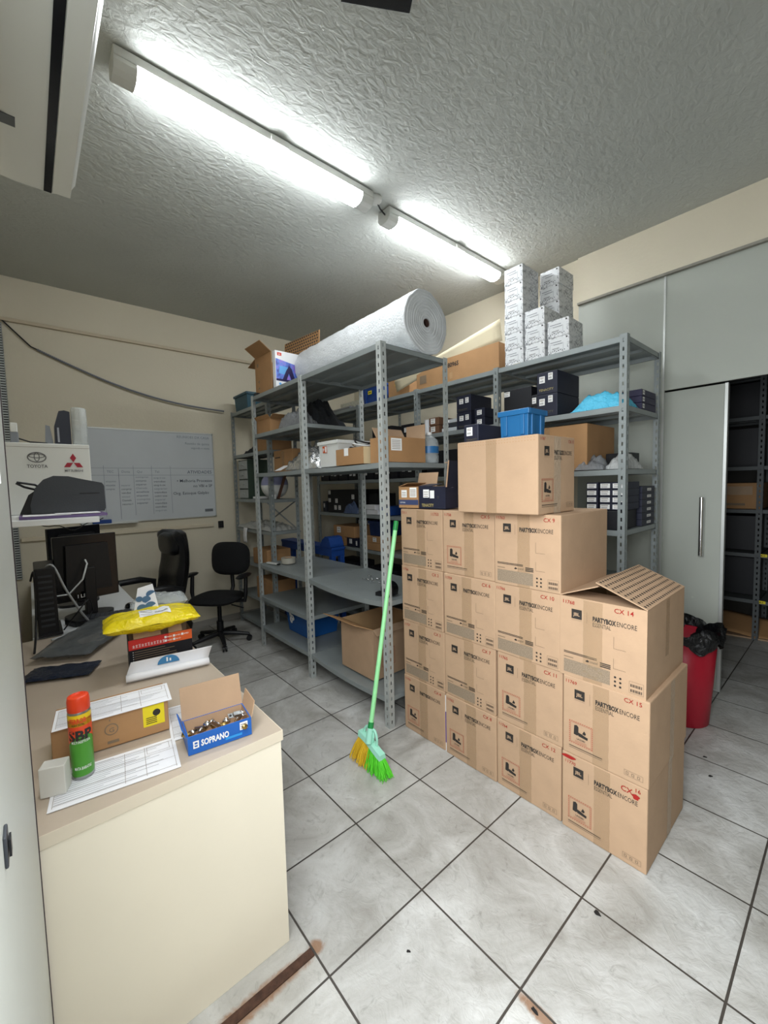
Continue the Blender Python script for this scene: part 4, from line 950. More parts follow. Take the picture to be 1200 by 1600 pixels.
# ================================================================== CHAIRS
def castors(t, n, r, z0, m):
    for k in range(n):
        a = 2 * PI * k / n + .35; c, s = math.cos(a), math.sin(a)
        mb = MB(); mb.tube([(.03 * c, .03 * s, z0 + .035), (.5 * r * c, .5 * r * s, z0 + .022), (r * c, r * s, z0)], [.026, .022, .016], m, 10); l = mb.build('base_arm', t)
        w = MB(); q = Vector((r * c, r * s, .026)); ax = Vector((-s, c, 0))
        w.cyl(q - ax * .020, q - ax * .005, .026, BLACK_PLASTIC, n=16); w.cyl(q + ax * .005, q + ax * .020, .026, BLACK_PLASTIC, n=16); w.cyl((q.x, q.y, .04), (q.x, q.y, z0 + .005), .008, BLACK_PLASTIC, n=8)
        w.build('castor', l)
def cushion(mb, w, d, h, m, M, n=20, p=3.2, bow=0.0):
    def surf(s):
        def f(u, v):
            a, b = (u - .5) * 2, (v - .5) * 2
            # square grid pushed to a rounded outline
            k = max(abs(a), abs(b)); l = (abs(a) ** p + abs(b) ** p) ** (1 / p) or 1; f_ = k / l
            x, y = a * f_, b * f_; e = max(0, 1 - k ** 4)
            return (x * w / 2, y * d / 2, s * h / 2 * (e ** .5) + bow * x * x)
        return f
    g = surf(-1); mb.grid(n, n, surf(1), m, True, M); mb.grid(n, n, lambda u, v: g(1 - u, v), m, True, M); return mb
# task chair, facing the camera's left
t = thing('office_chair', 'black fabric task chair with short backrest and armrests near the shelving', 'chair', (-2.66, .33, 0), math.radians(40))
castors(t, 5, .27, .065, BLACK_PLASTIC)
g = MB(); g.cyl((0, 0, .07), (0, 0, .22), .032, BLACK_PLASTIC); g.cyl((0, 0, .22), (0, 0, .40), .020, BLACK_SHINY); g.box(-.10, -.08, .395, .10, .10, .415, BLACK_PLASTIC); g.build('gas_column', t)
cushion(MB(), .47, .45, .085, FABRIC_BLACK, T(0, -.02, .455)).build('seat', t)
cushion(MB(), .43, .34, .075, FABRIC_BLACK, FR((0, .225, .800), (1, 0, 0), (0, .10, 1)), bow=-.03).build('backrest', t)
MB().tube([(0, .10, .41), (0, .23, .42), (0, .275, .50), (0, .262, .72)], .020, BLACK_PLASTIC, 10).build('back_bar', t)
for s in (-1, 1):
    a = MB(); a.tube([(s * .18, .0, .425), (s * .275, .0, .43), (s * .285, .0, .50), (s * .285, .02, .665)], [.018, .020, .020, .018], BLACK_PLASTIC, 10)
    cushion(a, .075, .25, .035, BLACK_PLASTIC, T(s * .285, -.02, .675), 10); a.build('armrest', t)
MB().tube([(.16, -.05, .40), (.25, -.06, .385), (.29, -.06, .375)], .006, BLACK_PLASTIC, 6).build('lever', t)
# executive chair
t = thing('executive_chair', 'black leather executive chair with high padded back behind the desk', 'chair', (-2.64, -.285, 0), math.radians(10))
castors(t, 5, .29, .07, BLACK_PLASTIC)
MB().cyl((0, 0, .07), (0, 0, .42), .028, BLACK_PLASTIC).build('gas_column', t)
cushion(MB(), .50, .50, .12, LEATHER, T(0, 0, .48)).build('seat', t)
prf = [(.205, .50), (.235, .60), (.265, .72), (.285, .84), (.290, .95), (.285, 1.05), (.275, 1.12), (.262, 1.155)]
b = MB(); nx = 14
def wid(k): return .24 * (1 - .10 * k) * (1 if k < .85 else 1 - .35 * ((k - .85) / .15) ** 2)
def back(s):
    def f(u, v):
        i = min(v * (len(prf) - 1), len(prf) - 1.001); j = int(i); k = i - j
        y = prf[j][0] * (1 - k) + prf[j + 1][0] * k; z = prf[j][1] * (1 - k) + prf[j + 1][1] * k
        a = (u - .5) * 2; e = max(0, 1 - abs(a) ** 4) ** .5 * max(0, 1 - abs(2 * v - 1) ** 10) ** .5
        pad = .055 + (.030 * math.exp(-((v - .80) / .10) ** 2) + .022 * math.exp(-((v - .35) / .12) ** 2)) * (s < 0)
        return (a * wid(v), y + s * pad * e - .05 * a * a, z)
    return f
b.grid(nx, 30, back(1), LEATHER); q = back(-1); b.grid(nx, 30, lambda u, v: q(1 - u, v), LEATHER); b.build('backrest', t)
hp = MB(); cushion(hp, .36, .21, .09, LEATHER, FR((0, .205, 1.03), (1, 0, 0), (0, -.03, 1)), 16); hp.build('headrest', t)
for s in (-1, 1):
    a = MB(); a.tube([(s * .23, .15, .46), (s * .285, .16, .52), (s * .29, .17, .66), (s * .285, .05, .690), (s * .28, -.12, .690), (s * .27, -.20, .60), (s * .22, -.15, .47)], [.02, .024, .026, .03, .03, .022, .02], BLACK_PLASTIC, 10); a.build('armrest', t)

# ================================================================== CEILING THINGS
DIFF = mat('lit_diffuser', '#ffffff', .4, emit=('#f6fbff', TUBE_POWER)); HOUS = mat('white_lamp_housing', '#cfd0cb', .4)
def tube_lamp(label, x, y0, y1, power=1):
    t = thing('tube_light', label, 'ceiling light', (x, y0, 3.33), 0, 'twin tube lights along the ceiling')
    L = y1 - y0; w = .058
    MB().box(-w, 0.0, -.044, w, L, -.006, HOUS).build('housing', t, bevel=.004)
    pr = [(-w + .002, -.044), (-w + .002, -.062), (-w * .72, -.084), (-w * .3, -.092), (w * .3, -.092), (w * .72, -.084), (w - .002, -.062), (w - .002, -.044)]
    d = MB(); n = int((L - .17) / .010); ya = .085
    for i in range(n):    # prismatic ribs across the cover
        s = 1.0 if i % 2 else .972; a = ya + (L - .17) * i / n; bq = ya + (L - .17) * (i + 1) / n
        d.add([(px * s, a, pz) for px, pz in pr] + [(px * s, bq, pz) for px, pz in pr], [(k, k + 1, 8 + k + 1, 8 + k) for k in range(7)], DIFF)
    d.build('diffuser', t)
    for (a, b) in ((.0, .085), (L - .085, L)):
        c = MB(); c.prism([(px * 1.02, pz) for px, pz in pr], a, b, HOUS, Matrix(((1, 0, 0, 0), (0, 0, 1, 0), (0, 1, 0, 0), (0, 0, 0, 1)))); c.build('end_cap', t, bevel=.004)
    MB().box(w, L * .50, -.045, w + .008, L * .50 + .10, -.012, HOUS).box(-w - .008, L * .50, -.045, -w, L * .50 + .10, -.012, HOUS).build('clip', t, bevel=.002)
    for yy in (L * .25, L * .75): MB().box(-.03, yy - .03, -.007, .03, yy + .03, -.0005, HOUS).build('mount', t)
    return t
tube_lamp('lit tube light with prismatic cover nearer the air conditioner', -.655, -.655, .705)
tube_lamp('lit tube light with prismatic cover nearer the white box stack', -.690, .865, 2.21)
t = thing('junction_rose', 'round white ceiling rose between the two tube lights', 'ceiling rose', (-.645, .755, 3.33), 0)
MB().lathe([(0, -.030), (.030, -.030), (.042, -.018), (.045, -.0005), (0, -.0005)], HOUS, 24).build('rose_body', t); MB().tube([(.0, .02, -.025), (-.02, .06, -.035), (-.035, .12, -.045)], .005, BLACK_PLASTIC, 8).build('cord', t)
mb = MB(); mb.box(-.127, -.085, -.075, .127, .085, -.0005, BLACK_PLASTIC); mb.box(-.03, -.03, -.078, .03, .03, -.0745, DARK_GREY)
o = mb.build('ceiling_speaker', None, bevel=.004); o.location = (.289, .003, 3.33); o.rotation_euler = (0, 0, math.radians(59)); tag(o, 'black box fixed to the ceiling above the aisle', 'speaker')
# air conditioner
t = thing('air_conditioner', 'white split air conditioner on the left wall above the desk', 'air conditioner', (-.165, -1.0645, 2.40), 0)
ACW = mat('white_ac_plastic', '#d2d4cf', .3); LA = .86
pf = [(0, .03), (.02, .005), (.06, 0), (.150, .0), (.185, .012), (.205, .045), (.212, .10), (.200, .25), (.185, .285), (.15, .295), (0, .295)]
MB().prism(pf, .012, LA - .012, ACW, FR((0, 0, 0), (0, 1, 0), (0, 0, 1)), True).build('housing', t)
for (a, b) in ((0, .0115), (LA - .0115, LA)):
    MB().prism([(.004 + x * .97, .006 + z * .965) for x, z in pf], a, b, ACW, FR((0, 0, 0), (0, 1, 0), (0, 0, 1))).build('end_cap', t, bevel=.004)
# the prism runs along +x, since y cross z = x
MB().box(.015, .128, -.0025, LA - .015, .146, .0005, BLACK_SHINY).build('air_slot', t)
MB().box(.020, .147, -.003, LA - .02, .190, .004, ACW).build('louver', t, bevel=.002)
MB().box(.24, .03, -.0015, .275, .07, .0, mat('grey_ac_label', '#5c6062', .5)).build('rating_label', t)

# ================================================================== ON THE TWO-BAY SHELVING
ZA = 2.354
# bubble wrap roll
t = thing('bubble_wrap_roll', 'large roll of white bubble wrap lying on top of the shelving', 'roll', (-.455, 1.005, ZA + .205), 0)
BUB = mat('bubble_film', '#e3e6e8', .28, var=(9, .05), bump=(70, .55, .6)); RL = 1.40; RR = .200
mb = MB()
def rollf(u, v):
    a = 2 * PI * u; x = -RL * v
    r = RR + .006 * fbm(math.cos(a) * 1.5, math.sin(a) * 1.5, x * 3, 3) + .005 * fbm(math.cos(a) * 4, math.sin(a) * 4, x * 14, 3) - .010 * v + (.010 * math.exp(-((a - 1.9) / .12) ** 2))
    z = r * math.sin(a); z = max(z, -.203)
    return (x + .004 * math.sin(5 * a), r * math.cos(a), z)
mb.grid(72, 60, rollf, BUB); mb.build('film', t)
for xx, sg in ((0, 1), (-RL, -1)):
    k = 26
    def endf(u, v, xx=xx, sg=sg):
        a = 2 * PI * u; r = .026 + (RR - .022 - .026 - (.010 if sg < 0 else 0)) * v
        f = rollf(u, 0 if sg > 0 else 1); R_edge = math.hypot(f[1], f[2]); r = .026 + (R_edge - .026) * v
        return (f[0] * v + xx * (1 - v) + sg * (.010 * (1 - v ** 3) * v * 2 + .0045 * math.sin(v * 60)), r * math.cos(a), max(r * math.sin(a), -.203))
    e = MB(); e.grid(72, k, endf, mat('bubble_film_end', '#d9dcde', .4, var=(14, .06), bump=(40, .12))); e.build('wound_end', t)
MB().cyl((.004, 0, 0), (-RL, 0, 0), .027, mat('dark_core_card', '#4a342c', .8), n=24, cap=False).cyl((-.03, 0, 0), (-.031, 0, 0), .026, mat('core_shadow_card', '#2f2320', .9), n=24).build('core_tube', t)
# open tall carton and printed product box inside
t = thing('cardboard_carton', 'open tall brown carton with raised flaps beside the bubble wrap roll', 'cardboard box', (-2.085, .745, ZA), .02)
c = MB(); CW, CD, CH = .315, .24, .335
c.box(-CW / 2, -CD / 2, 0, CW / 2, -CD / 2 + .005, CH, CARD_DARK).box(-CW / 2, CD / 2 - .005, 0, CW / 2, CD / 2, CH, CARD_DARK).box(-CW / 2, -CD / 2 + .005, 0, -CW / 2 + .005, CD / 2 - .005, CH, CARD_DARK).box(-CW / 2, -CD / 2, 0, CW / 2, CD / 2, .004, CARD_DARK)
c.build('carton_body', t)
p = MB(); M = FR((-CW / 2, -CD / 2 - .001, 0), (1, 0, 0), (0, 0, 1)); p.poly([(.05, .12, 0), (.085, .13, 0), (.08, .10, 0)], INK_SOFT, M); p.quad(M, .04, .25, .03, .03, INK_SOFT); p.poly([(.05 + .0, .05, 0), (.09, .055, 0), (.07, .075, 0)], INK_SOFT, M); p.build('printed_marks', t)
flap(t, (-CW / 2, -CD / 2, CH), (-CW / 2, CD / 2, CH), (-.15, 0, -.045), m=CARD_DARK)
flap(t, (-CW / 2 + .02, -CD / 2, CH), (CW / 2, -CD / 2, CH), (-.0, -.10, .07), m=CARD_DARK)
flap(t, (CW / 2 - .20, CD / 2, CH), (CW / 2 + .36, CD / 2 + .02, CH - .02), (-.03, .03, .165), m=CARD_DARK, holes=(16, 6), name='vented_flap', hr=.34)
t = thing('product_box', 'white printed product box with purple concert picture beside the open carton', 'box', (-1.895, .755, ZA), .02)
MB().box(-.025, -.118, 0, .025, .118, .33, WHITE_PAPER).build('box_body', t, bevel=.003)
def concert_material():
    m = bpy.data.materials.new('purple_stage_print'); m.use_nodes = True; nt = m.node_tree; b = nt.nodes['Principled BSDF']; b.inputs['Roughness'].default_value = .4
    tc = nt.nodes.new('ShaderNodeTexCoord'); n = nt.nodes.new('ShaderNodeTexNoise'); n.inputs['Scale'].default_value = 22; n.inputs['Detail'].default_value = 4
    nt.links.new(tc.outputs['Object'], n.inputs['Vector']); cr = nt.nodes.new('ShaderNodeValToRGB'); e = cr.color_ramp.elements
    e[0].position = .3; e[0].color = rgb('#3d2a86'); e[1].position = .7; e[1].color = rgb('#b06ac8'); k = e.new(.5); k.color = rgb('#5b7fd6')
    nt.links.new(n.outputs['Fac'], cr.inputs['Fac']); nt.links.new(cr.outputs['Color'], b.inputs['Base Color']); return m
STAGE = concert_material(); STG_D = mat('dark_violet_print', '#241a4a', .5); STG_L = mat('sky_blue_print', '#63a7e0', .5)
M = FR((.0262, -.118, 0), (0, 1, 0), (0, 0, 1)); p = MB()
p.poly([(.004, .075, 0), (.232, .075, 0), (.232, .225, 0), (.004, .262, 0)], STAGE, M); p.build('picture_panel', t)
p = MB(); M2 = FR((.0268, -.118, 0), (0, 1, 0), (0, 0, 1))
p.poly([(.03, .14, 0), (.10, .13, 0), (.12, .20, 0), (.04, .205, 0)], STG_L, M2); p.poly([(.06, .085, 0), (.10, .085, 0), (.125, .15, 0), (.15, .085, 0), (.19, .085, 0), (.155, .19, 0), (.13, .215, 0), (.10, .17, 0)], STG_D, FR((.0272, -.118, 0), (0, 1, 0), (0, 0, 1)))
p.quad(M2, .004, .075, .228, .018, STG_D); p.build('figures', t)
p = MB(); p.quad(M, .02, .288, .040, .026, mat('orange_red_print', '#d8452f', .5)); p.text(M, .040, .295, .013, 'JBL', STICKER, .02, align='C', z=.0005); p.poly([(.04 + .012 * math.cos(a), .05 + .012 * math.sin(a), 0) for a in [k * PI / 8 for k in range(16)]], STG_L, M)
p.text(M, .02, .015, .016, 'PARTYBOX', STG_L, .01); p.build('lettering', t)
t = thing('small_black_box', 'small black gadget on the left corner of the shelving top', 'gadget', (-2.20, .625, ZA), 0)
MB().box(-.03, -.03, 0, .03, .03, .022, BLACK_PLASTIC).build('case', t, bevel=.003); MB().box(-.01, -.0315, .006, .012, -.03, .016, DARK_GREY).build('port', t)

def crumple_thing(name, label, cat, x, y, z, w, d, h, m, rz=0, seed=0, amp=.02, part='film', p=2.2, nx=36, ny=26, group=None):
    t = thing(name, label, cat, (x, y, z), rz, group); mb = MB()
    def f(u, v):
        a, b = (u - .5) * 2, (v - .5) * 2; e = max(0, 1 - abs(a) ** p) * max(0, 1 - abs(b) ** p)
        zz = h * e ** .6 * (1 + .55 * fbm(u * 3 + seed, v * 3, 0, 4)) + amp * abs(fbm(u * 9, v * 9 + seed, 3, 4)) * (e > .01)
        return (a * w / 2 * (1 + .10 * fbm(seed, v * 3, 1)), b * d / 2 * (1 + .10 * fbm(u * 3, seed, 2)), max(zz, 0.0) + .001)
    mb.grid(nx, ny, f, m); mb.box(-w * .42, -d * .40, 0, w * .42, d * .40, .002, m); mb.build(part, t); return t
# shelf at 2.0
t = thing('cardboard_carton', 'worn open brown carton on the upper left shelf beside dark cloth', 'cardboard box', (-2.13, .755, 2.007), .03)
open_box(MB(), .26, .26, .125, CARD_DARK, CARD_IN).build('carton_body', t); flap(t, (-.13, -.13, .125), (.13, -.13, .125), (0, -.02, .03), m=CARD_DARK); flap(t, (.13, -.13, .125), (.13, .13, .125), (.05, 0, .03), m=CARD_DARK)
crumple_thing('dark_cloth', 'heap of dark grey and black cloth on the upper left shelf', 'cloth', -1.80, .98, 2.007, .50, .34, .24, mat('charcoal_cloth', '#24272b', .85, bump=(30, .4)), 0, 3, .03, 'folds')
crumple_thing('plastic_bag', 'grey translucent plastic bag in front of the dark cloth on the upper shelf', 'bag', -1.62, .695, 2.007, .34, .15, .12, mat('grey_bag_film', '#8a8d90', .2, alpha=.7, bump=(24, .6, 1.5)), .2, 6, .03)
# shelf at 1.65
Z = 1.655
t = thing('cardboard_carton', 'plain brown carton on the middle left shelf behind the foil bag', 'cardboard box', (-2.02, .92, Z), 0)
carton_body(.36, .34, .20, CARD_DARK).build('carton_body', t, bevel=.004); s = MB(); s.quad(FR((-.18, -.171, 0), (1, 0, 0), (0, 0, 1)), .03, .13, .10, .010, INK); s.build('printed_marks', t); tape_part(t, FR((-.18, -.1704, 0), (1, 0, 0), (0, 0, 1)), .16, .05, .19)
crumple_thing('foil_bag', 'shiny crumpled silver foil bag on the middle left shelf', 'bag', -1.50, .745, Z, .44, .26, .19, SILVER_FOIL, .12, 9, .05, 'foil', 1.6)
mb = MB(); mb.slab((-.06, -.05, 0), (.05, -.05, 0), (.05, .04, .045), (-.06, .04, .045), .002, WHITE_PAPER); o = mb.build('paper_sheet'); o.location = (-1.80, .635, Z + .001); tag(o, 'small white paper at the left end of the foil bag', 'paper')
# white bin
t = crate('storage_bin', 'white plastic storage bin with an orange label on the middle shelf', -1.075, .80, Z, .245, .36, .18, WHITE_PLASTIC, 0, False, 'bin', .008, .95)
s = MB(); M = FR((-.1225, -.1755, .006), (1, 0, .0), (0, -.05, 1)); s.quad(M, .055, .095, .055, .048, mat('orange_label', '#d0561f', .5)); s.quad(M, .086, .099, .020, .040, STICKER, .0004); s.text(M, .060, .105, .032, 'P', STICKER, .04, z=.0006); s.build('sticker', t)
# flat open carton with cables
t = thing('cardboard_carton', 'low open brown carton with a white tag holding black cables on the middle shelf', 'cardboard box', (-.790, .735, Z), -.02)
open_box(MB(), .315, .27, .108, CARD_DARK, CARD_IN).build('carton_body', t); s = MB(); s.quad(FR((-.1575, -.1362, 0), (1, 0, 0), (0, 0, 1)), .10, .060, .050, .052, STICKER); s.build('sticker', t)
s = MB(); s.grid(4, 6, lambda u, v: (.1575 + .0012 + .0006 * math.sin(9 * v), -.135 + u * .27, v * .107), mat('pale_torn_paper', '#d8c49c', .8)); s.build('torn_paper', t)
for k in range(3):
    pts = [(-.80 + .13 * math.cos(a + k) * (1 - .12 * k) * .8, .74 + .10 * math.sin(a + k * .7), Z + .112 + .02 * k + .010 * math.sin(2 * a + k)) for a in [j * 2 * PI / 26 for j in range(27)]]
    o = MB().tube(pts, .0055, BLACK_PLASTIC if k != 1 else WHITE_PLASTIC, 8).build('cable_coil'); tag(o, ('lowest black cable coil lying in the low open carton', 'white cable coil lying in the low open carton', 'topmost black cable coil lying in the low open carton')[k], 'cable')
t = thing('cardboard_carton', 'open brown carton with upright flap at the right end of the middle shelf', 'cardboard box', (-.530, .80, Z), 0)
open_box(MB(), .175, .32, .155, CARD_DARK, CARD_IN).build('carton_body', t); flap(t, (.0875, .16, .155), (-.0875, .16, .155), (-.03, .03, .10), m=CARD); flap(t, (-.0875, .16, .155), (-.0875, -.10, .155), (-.05, 0, .08), m=CARD)
s = MB(); M = FR((.0883, -.16, 0), (0, 1, 0), (0, 0, 1)); s.quad(M, .02, .07, .09, .075, STICKER)
for k in range(6): s.quad(M, .028, .080 + .010 * k, .07, .003, INK_SOFT, .0004)
s.build('sticker', t)
for i, (x, y, h_) in enumerate(((-.475, .66, .19), (-.485, 1.125, .20))): pass
t = thing('water_jug', 'clear plastic five litre water jug at the right end of the middle shelf', 'bottle', (-.505, 1.065, Z), 0)
MB().lathe([(0, 0), (.058, 0), (.064, .008), (.064, .05), (.060, .056), (.064, .062), (.064, .13), (.058, .155), (.030, .180), (.018, .188), (.018, .200)], CLEAR, 28).build('bottle_body', t); MB().cyl((0, 0, .190), (0, 0, .208), .020, STICKER, n=18).build('cap', t)
MB().lathe([(.0648, .066), (.0648, .112)], mat('blue_bottle_label', '#2b6aa0', .4), 28).build('label_band', t)
# shelf at 0.8
Z = .803
t = thing('tape_roll', 'wide roll of clear packing tape on the left middle shelf', 'tape', (-2.09, .80, Z), .3)
TR = mat('clear_tape_roll', '#b7b3a6', .15, coat=.5); a = MB(); a.lathe([(.040, 0), (.068, 0), (.068, .050), (.040, .050), (.040, 0)], TR, 36, smooth=False); a.build('tape', t); MB().lathe([(.037, 0), (.0398, 0), (.0398, .05), (.037, .05), (.037, 0)], CARD, 36, smooth=False).build('core', t)
t = thing('plastic_strip', 'folded white plastic strip lying beside the packing tape roll', 'strip', (-2.145, .665, Z), math.radians(12)); MB().box(-.075, -.014, 0, .075, .014, .014, WHITE_PLASTIC).build('strip', t, bevel=.003); MB().box(.075, -.013, .001, .10, .013, .012, BLACK_PLASTIC).build('end', t, bevel=.002)
# scattered metal clips
cl = MB(); cl.tube([(-.016, 0, .003), (-.008, .008, .003), (.008, .008, .004), (.016, 0, .003), (.008, -.008, .003)], .0028, CHROME, 6); clm = cl.mesh('metal_clip'); rnd = random.Random(8)
for k in range(12):
    o = child('metal_clip', clm, None); o.location = (-1.08 + .03 * k + rnd.uniform(-.012, .012), .93 + rnd.uniform(-.05, .05), Z - .006); o.rotation_euler = (0, 0, rnd.uniform(0, 6)); tag(o, 'small shiny metal clip scattered on the right middle shelf', 'metal clip', 'metal clips on the shelf')
t = thing('tape_dispenser', 'black handheld tape dispenser at the right end of the middle shelf', 'dispenser', (-.56, .725, Z - .018), .3)
MB().cyl((0, -.028, .052), (0, .028, .052), .050, BLACK_SHINY, n=28).build('roll', t); MB().prism([(-.10, 0), (-.02, 0), (.05, .02), (.05, .05), (-.02, .03), (-.10, .025)], -.02, .02, BLACK_PLASTIC, FR((0, 0, 0), (1, 0, 0), (0, 0, 1))).build('handle', t, bevel=.004)
# lowest shelf
t = crate('plastic_crate', 'blue recycling crate with a white arrow emblem on the lowest left shelf', -1.83, .885, .198, .40, .34, .255, BLUE_PLASTIC, 0, False, 'crate', .016, .86)
s = MB(); M = FR((-.175, -.1635, .05), (1, 0, 0), (0, -.1, 1)); s.poly([(.10 + (.040 + .012 * math.cos(3 * a)) * math.cos(a), .09 + (.045 + .012 * math.sin(3 * a + 1)) * math.sin(a), 0) for a in [k * PI / 18 for k in range(36)]], STICKER, M)
for q in range(3): a0 = q * 2 * PI / 3; s.poly([(.10 + r * math.cos(a0 + w_), .09 + r * math.sin(a0 + w_), .0006) for r, w_ in ((.008, 0), (.030, .3), (.026, .7), (.010, .6))], BLUE_PLASTIC, M)
s.build('emblem', t)
t = thing('cardboard_carton', 'large open brown audio carton on the lowest right shelf', 'cardboard box', (-.865, .890, .192), .0)
LW, LD, LH = .375, .44, .352
open_box(MB(), LW, LD, LH, CARD, CARD_IN).build('carton_body', t)
flap(t, (LW / 2, -LD / 2, LH), (-LW / 2, -LD / 2, LH), (-.085, -.10, .035), m=CARD_DARK); flap(t, (-LW / 2, LD / 2, LH), (-LW / 2, -LD / 2, LH), (-.06, 0, -.03), m=CARD_DARK)
flap(t, (LW / 2, -LD / 2, LH), (LW / 2, LD / 2, LH), (.045, 0, -.030), m=CARD); flap(t, (-LW / 2, LD / 2, LH), (LW / 2, LD / 2, LH), (0, -.11, .055), m=CARD)
M = FR((LW / 2 + .0012, -LD / 2, 0), (0, 1, 0), (0, 0, 1)); p = MB(); p.quad(M, .075, LH * .70, .045, .042, INK); p.text(M, .0975, LH * .72, .018, 'JBL', CARD, .02, align='C', z=.0004); p.frame(M, .07, .075, .12, .12, .003, RED_PRINT)
p.poly([(.10, .10, 0), (.12, .098, 0), (.125, .13, 0), (.16, .125, 0), (.165, .10, 0), (.175, .14, 0), (.13, .15, 0), (.12, .175, 0), (.10, .17, 0)], INK, M); p.build('printed_marks', t)

# ================================================================== ON THE LONG REAR SHELVING
ZB = 2.352; YF = 1.675
# white printed boxes
def printed_white():
    m = bpy.data.materials.new('white_floral_print'); m.use_nodes = True; nt = m.node_tree; b = nt.nodes['Principled BSDF']; b.inputs['Roughness'].default_value = .45
    tc = nt.nodes.new('ShaderNodeTexCoord'); n = nt.nodes.new('ShaderNodeTexNoise'); n.inputs['Scale'].default_value = 24; n.inputs['Detail'].default_value = 3; n.inputs['Distortion'].default_value = 2.2
    nt.links.new(tc.outputs['Object'], n.inputs['Vector']); cr = nt.nodes.new('ShaderNodeValToRGB'); e = cr.color_ramp.elements
    e[0].position = .38; e[0].color = rgb('#adafb2'); e[1].position = .54; e[1].color = rgb('#dedfe0'); k = e.new(.34); k.color = rgb('#77797d')
    nt.links.new(n.outputs['Fac'], cr.inputs['Fac']); nt.links.new(cr.outputs['Color'], b.inputs['Base Color']); return m
FLORAL = printed_white(); CELL = mat('white_box_front', '#d9dbdc', .5)
PWD = (.145, .215, .112)
WB_BODY = MB().box(-PWD[0] / 2, -PWD[1] / 2, 0, PWD[0] / 2, PWD[1] / 2, PWD[2], FLORAL).mesh('box_body')
fp = MB(); M = FR((-PWD[0] / 2, -PWD[1] / 2 - .0008, 0), (1, 0, 0), (0, 0, 1)); fp.quad(M, .010, .014, PWD[0] - .024, PWD[2] - .024, CELL); GRY = mat('mid_grey_print', '#6c6f75', .5)
fp.quad(M, .018, .078, .075, .004, GRY, .0005); fp.quad(M, .040, .062, .06, .003, GRY, .0005)
fp.text(M, .030, .034, .011, 'HEADSET', INK, .02, width=.050, z=.0005); fp.quad(M, PWD[0] - .022, PWD[2] - .018, .010, .010, INK, .0005)
for k in range(8): fp.poly([(.022 + .013 * k + .004 * math.cos(a), .019 + .003 * (k % 3) + .0038 * math.sin(a), .0005) for a in [q * PI / 4 for q in range(8)]], GRY if k % 2 else INK, M)
fp.frame(M, .016, .028, .09, .040, .0012, GRY, .0005)
FPM = fp.mesh('front_print')
def white_box(x, y, z, rz, label):
    t = thing('printed_white_box', label, 'box', (x, y, z), rz, 'white printed boxes stacked on the rear shelving')
    o = child('box_body', WB_BODY, t); md = o.modifiers.new('bevel', 'BEVEL'); md.width = .002; md.segments = 1
    child('front_print', FPM, t)
ords = ['lowest', 'second from the bottom', 'third from the bottom', 'fourth from the bottom', 'fifth from the bottom', 'topmost']
rnd = random.Random(6)
for k in range(6): white_box(-.235 + rnd.uniform(-.003, .003), YF + .11, ZB + .1135 * k, rnd.uniform(-.015, .015), 'white printed box, %s of the tall front stack of six' % ords[k])
for k in range(3): white_box(-.074 + rnd.uniform(-.003, .003), YF + .11, ZB + .1135 * k, rnd.uniform(-.015, .015), 'white printed box, %s of the middle front stack of three' % ('lowest', 'middle', 'topmost')[k])
for k in range(2): white_box(.082 + rnd.uniform(-.003, .003), YF + .125, ZB + .1135 * k, .03, 'white printed box, %s of the short right hand pair' % ('lower', 'upper')[k])
for k in range(6): white_box(-.095 + rnd.uniform(-.003, .003), YF + .355, ZB + .1135 * k, rnd.uniform(-.015, .015), 'white printed box, %s of the tall stack standing behind' % ords[k])
# long carton with open lid
t = thing('cardboard_carton', 'long low brown carton with its cream lid lifted on the rear shelving top', 'cardboard box', (-.800, 1.945, ZB), 0)
KW, KD, KH = .86, .50, .205
open_box(MB(), KW, KD, KH, CARD_DARK, CARD_IN).build('carton_body', t)
LIDC = mat('cream_lid_card', '#e0d3b4', .7, var=(4, .03))
l = MB(); n = 14
def lidf(u, v):
    x = -KW / 2 - .28 + u * (KW + .30); return (x, -KD / 2 - .015 + .03 * (1 - v) , KH - .16 + .165 * u + (.10 + .05 * u) * v + .03 * math.sin(u * PI) * (1 - v))
l.grid(n, 4, lidf, LIDC, True); l.build('lid_flap', t, solid=.005)
p = MB(); M = FR((-KW / 2, -KD / 2 - .0012, 0), (1, 0, 0), (0, 0, 1)); p.text(M, .365, .125, .050, '8096S', INK, .03, width=.115); p.quad(M, .04, .05, .08, .07, INK_SOFT); p.quad(M, .385, .03, .03, .05, CARD_IN)
p.build('printed_marks', t)
crate('plastic_crate', 'dark blue crate with a yellow label on the rear shelving top', -1.945, 1.92, ZB, .28, .36, .205, BLUE_DARK, 0, True, 'crate', .012)
mb = MB(); mb.box(-.03, -.001, -.018, .03, .001, .018, YELLOW_STICKER); mb.quad(FR((-.02, -.0015, -.004), (1, 0, 0), (0, 0, 1)), 0, 0, .04, .008, INK); o = mb.build('crate_label'); o.location = (-1.94, 1.724, ZB + .12); tag(o, 'yellow label on the dark blue crate on the rear shelving top', 'label')
t = thing('cardboard_carton', 'brown carton with a yellow sticker beside the dark blue crate', 'cardboard box', (-1.53, 1.95, ZB), 0); carton_body(.30, .40, .19, CARD_DARK).build('carton_body', t, bevel=.004); s = MB(); s.quad(FR((-.15, -.2008, 0), (1, 0, 0), (0, 0, 1)), .10, .12, .06, .04, YELLOW_STICKER); s.build('yellow_sticker', t)
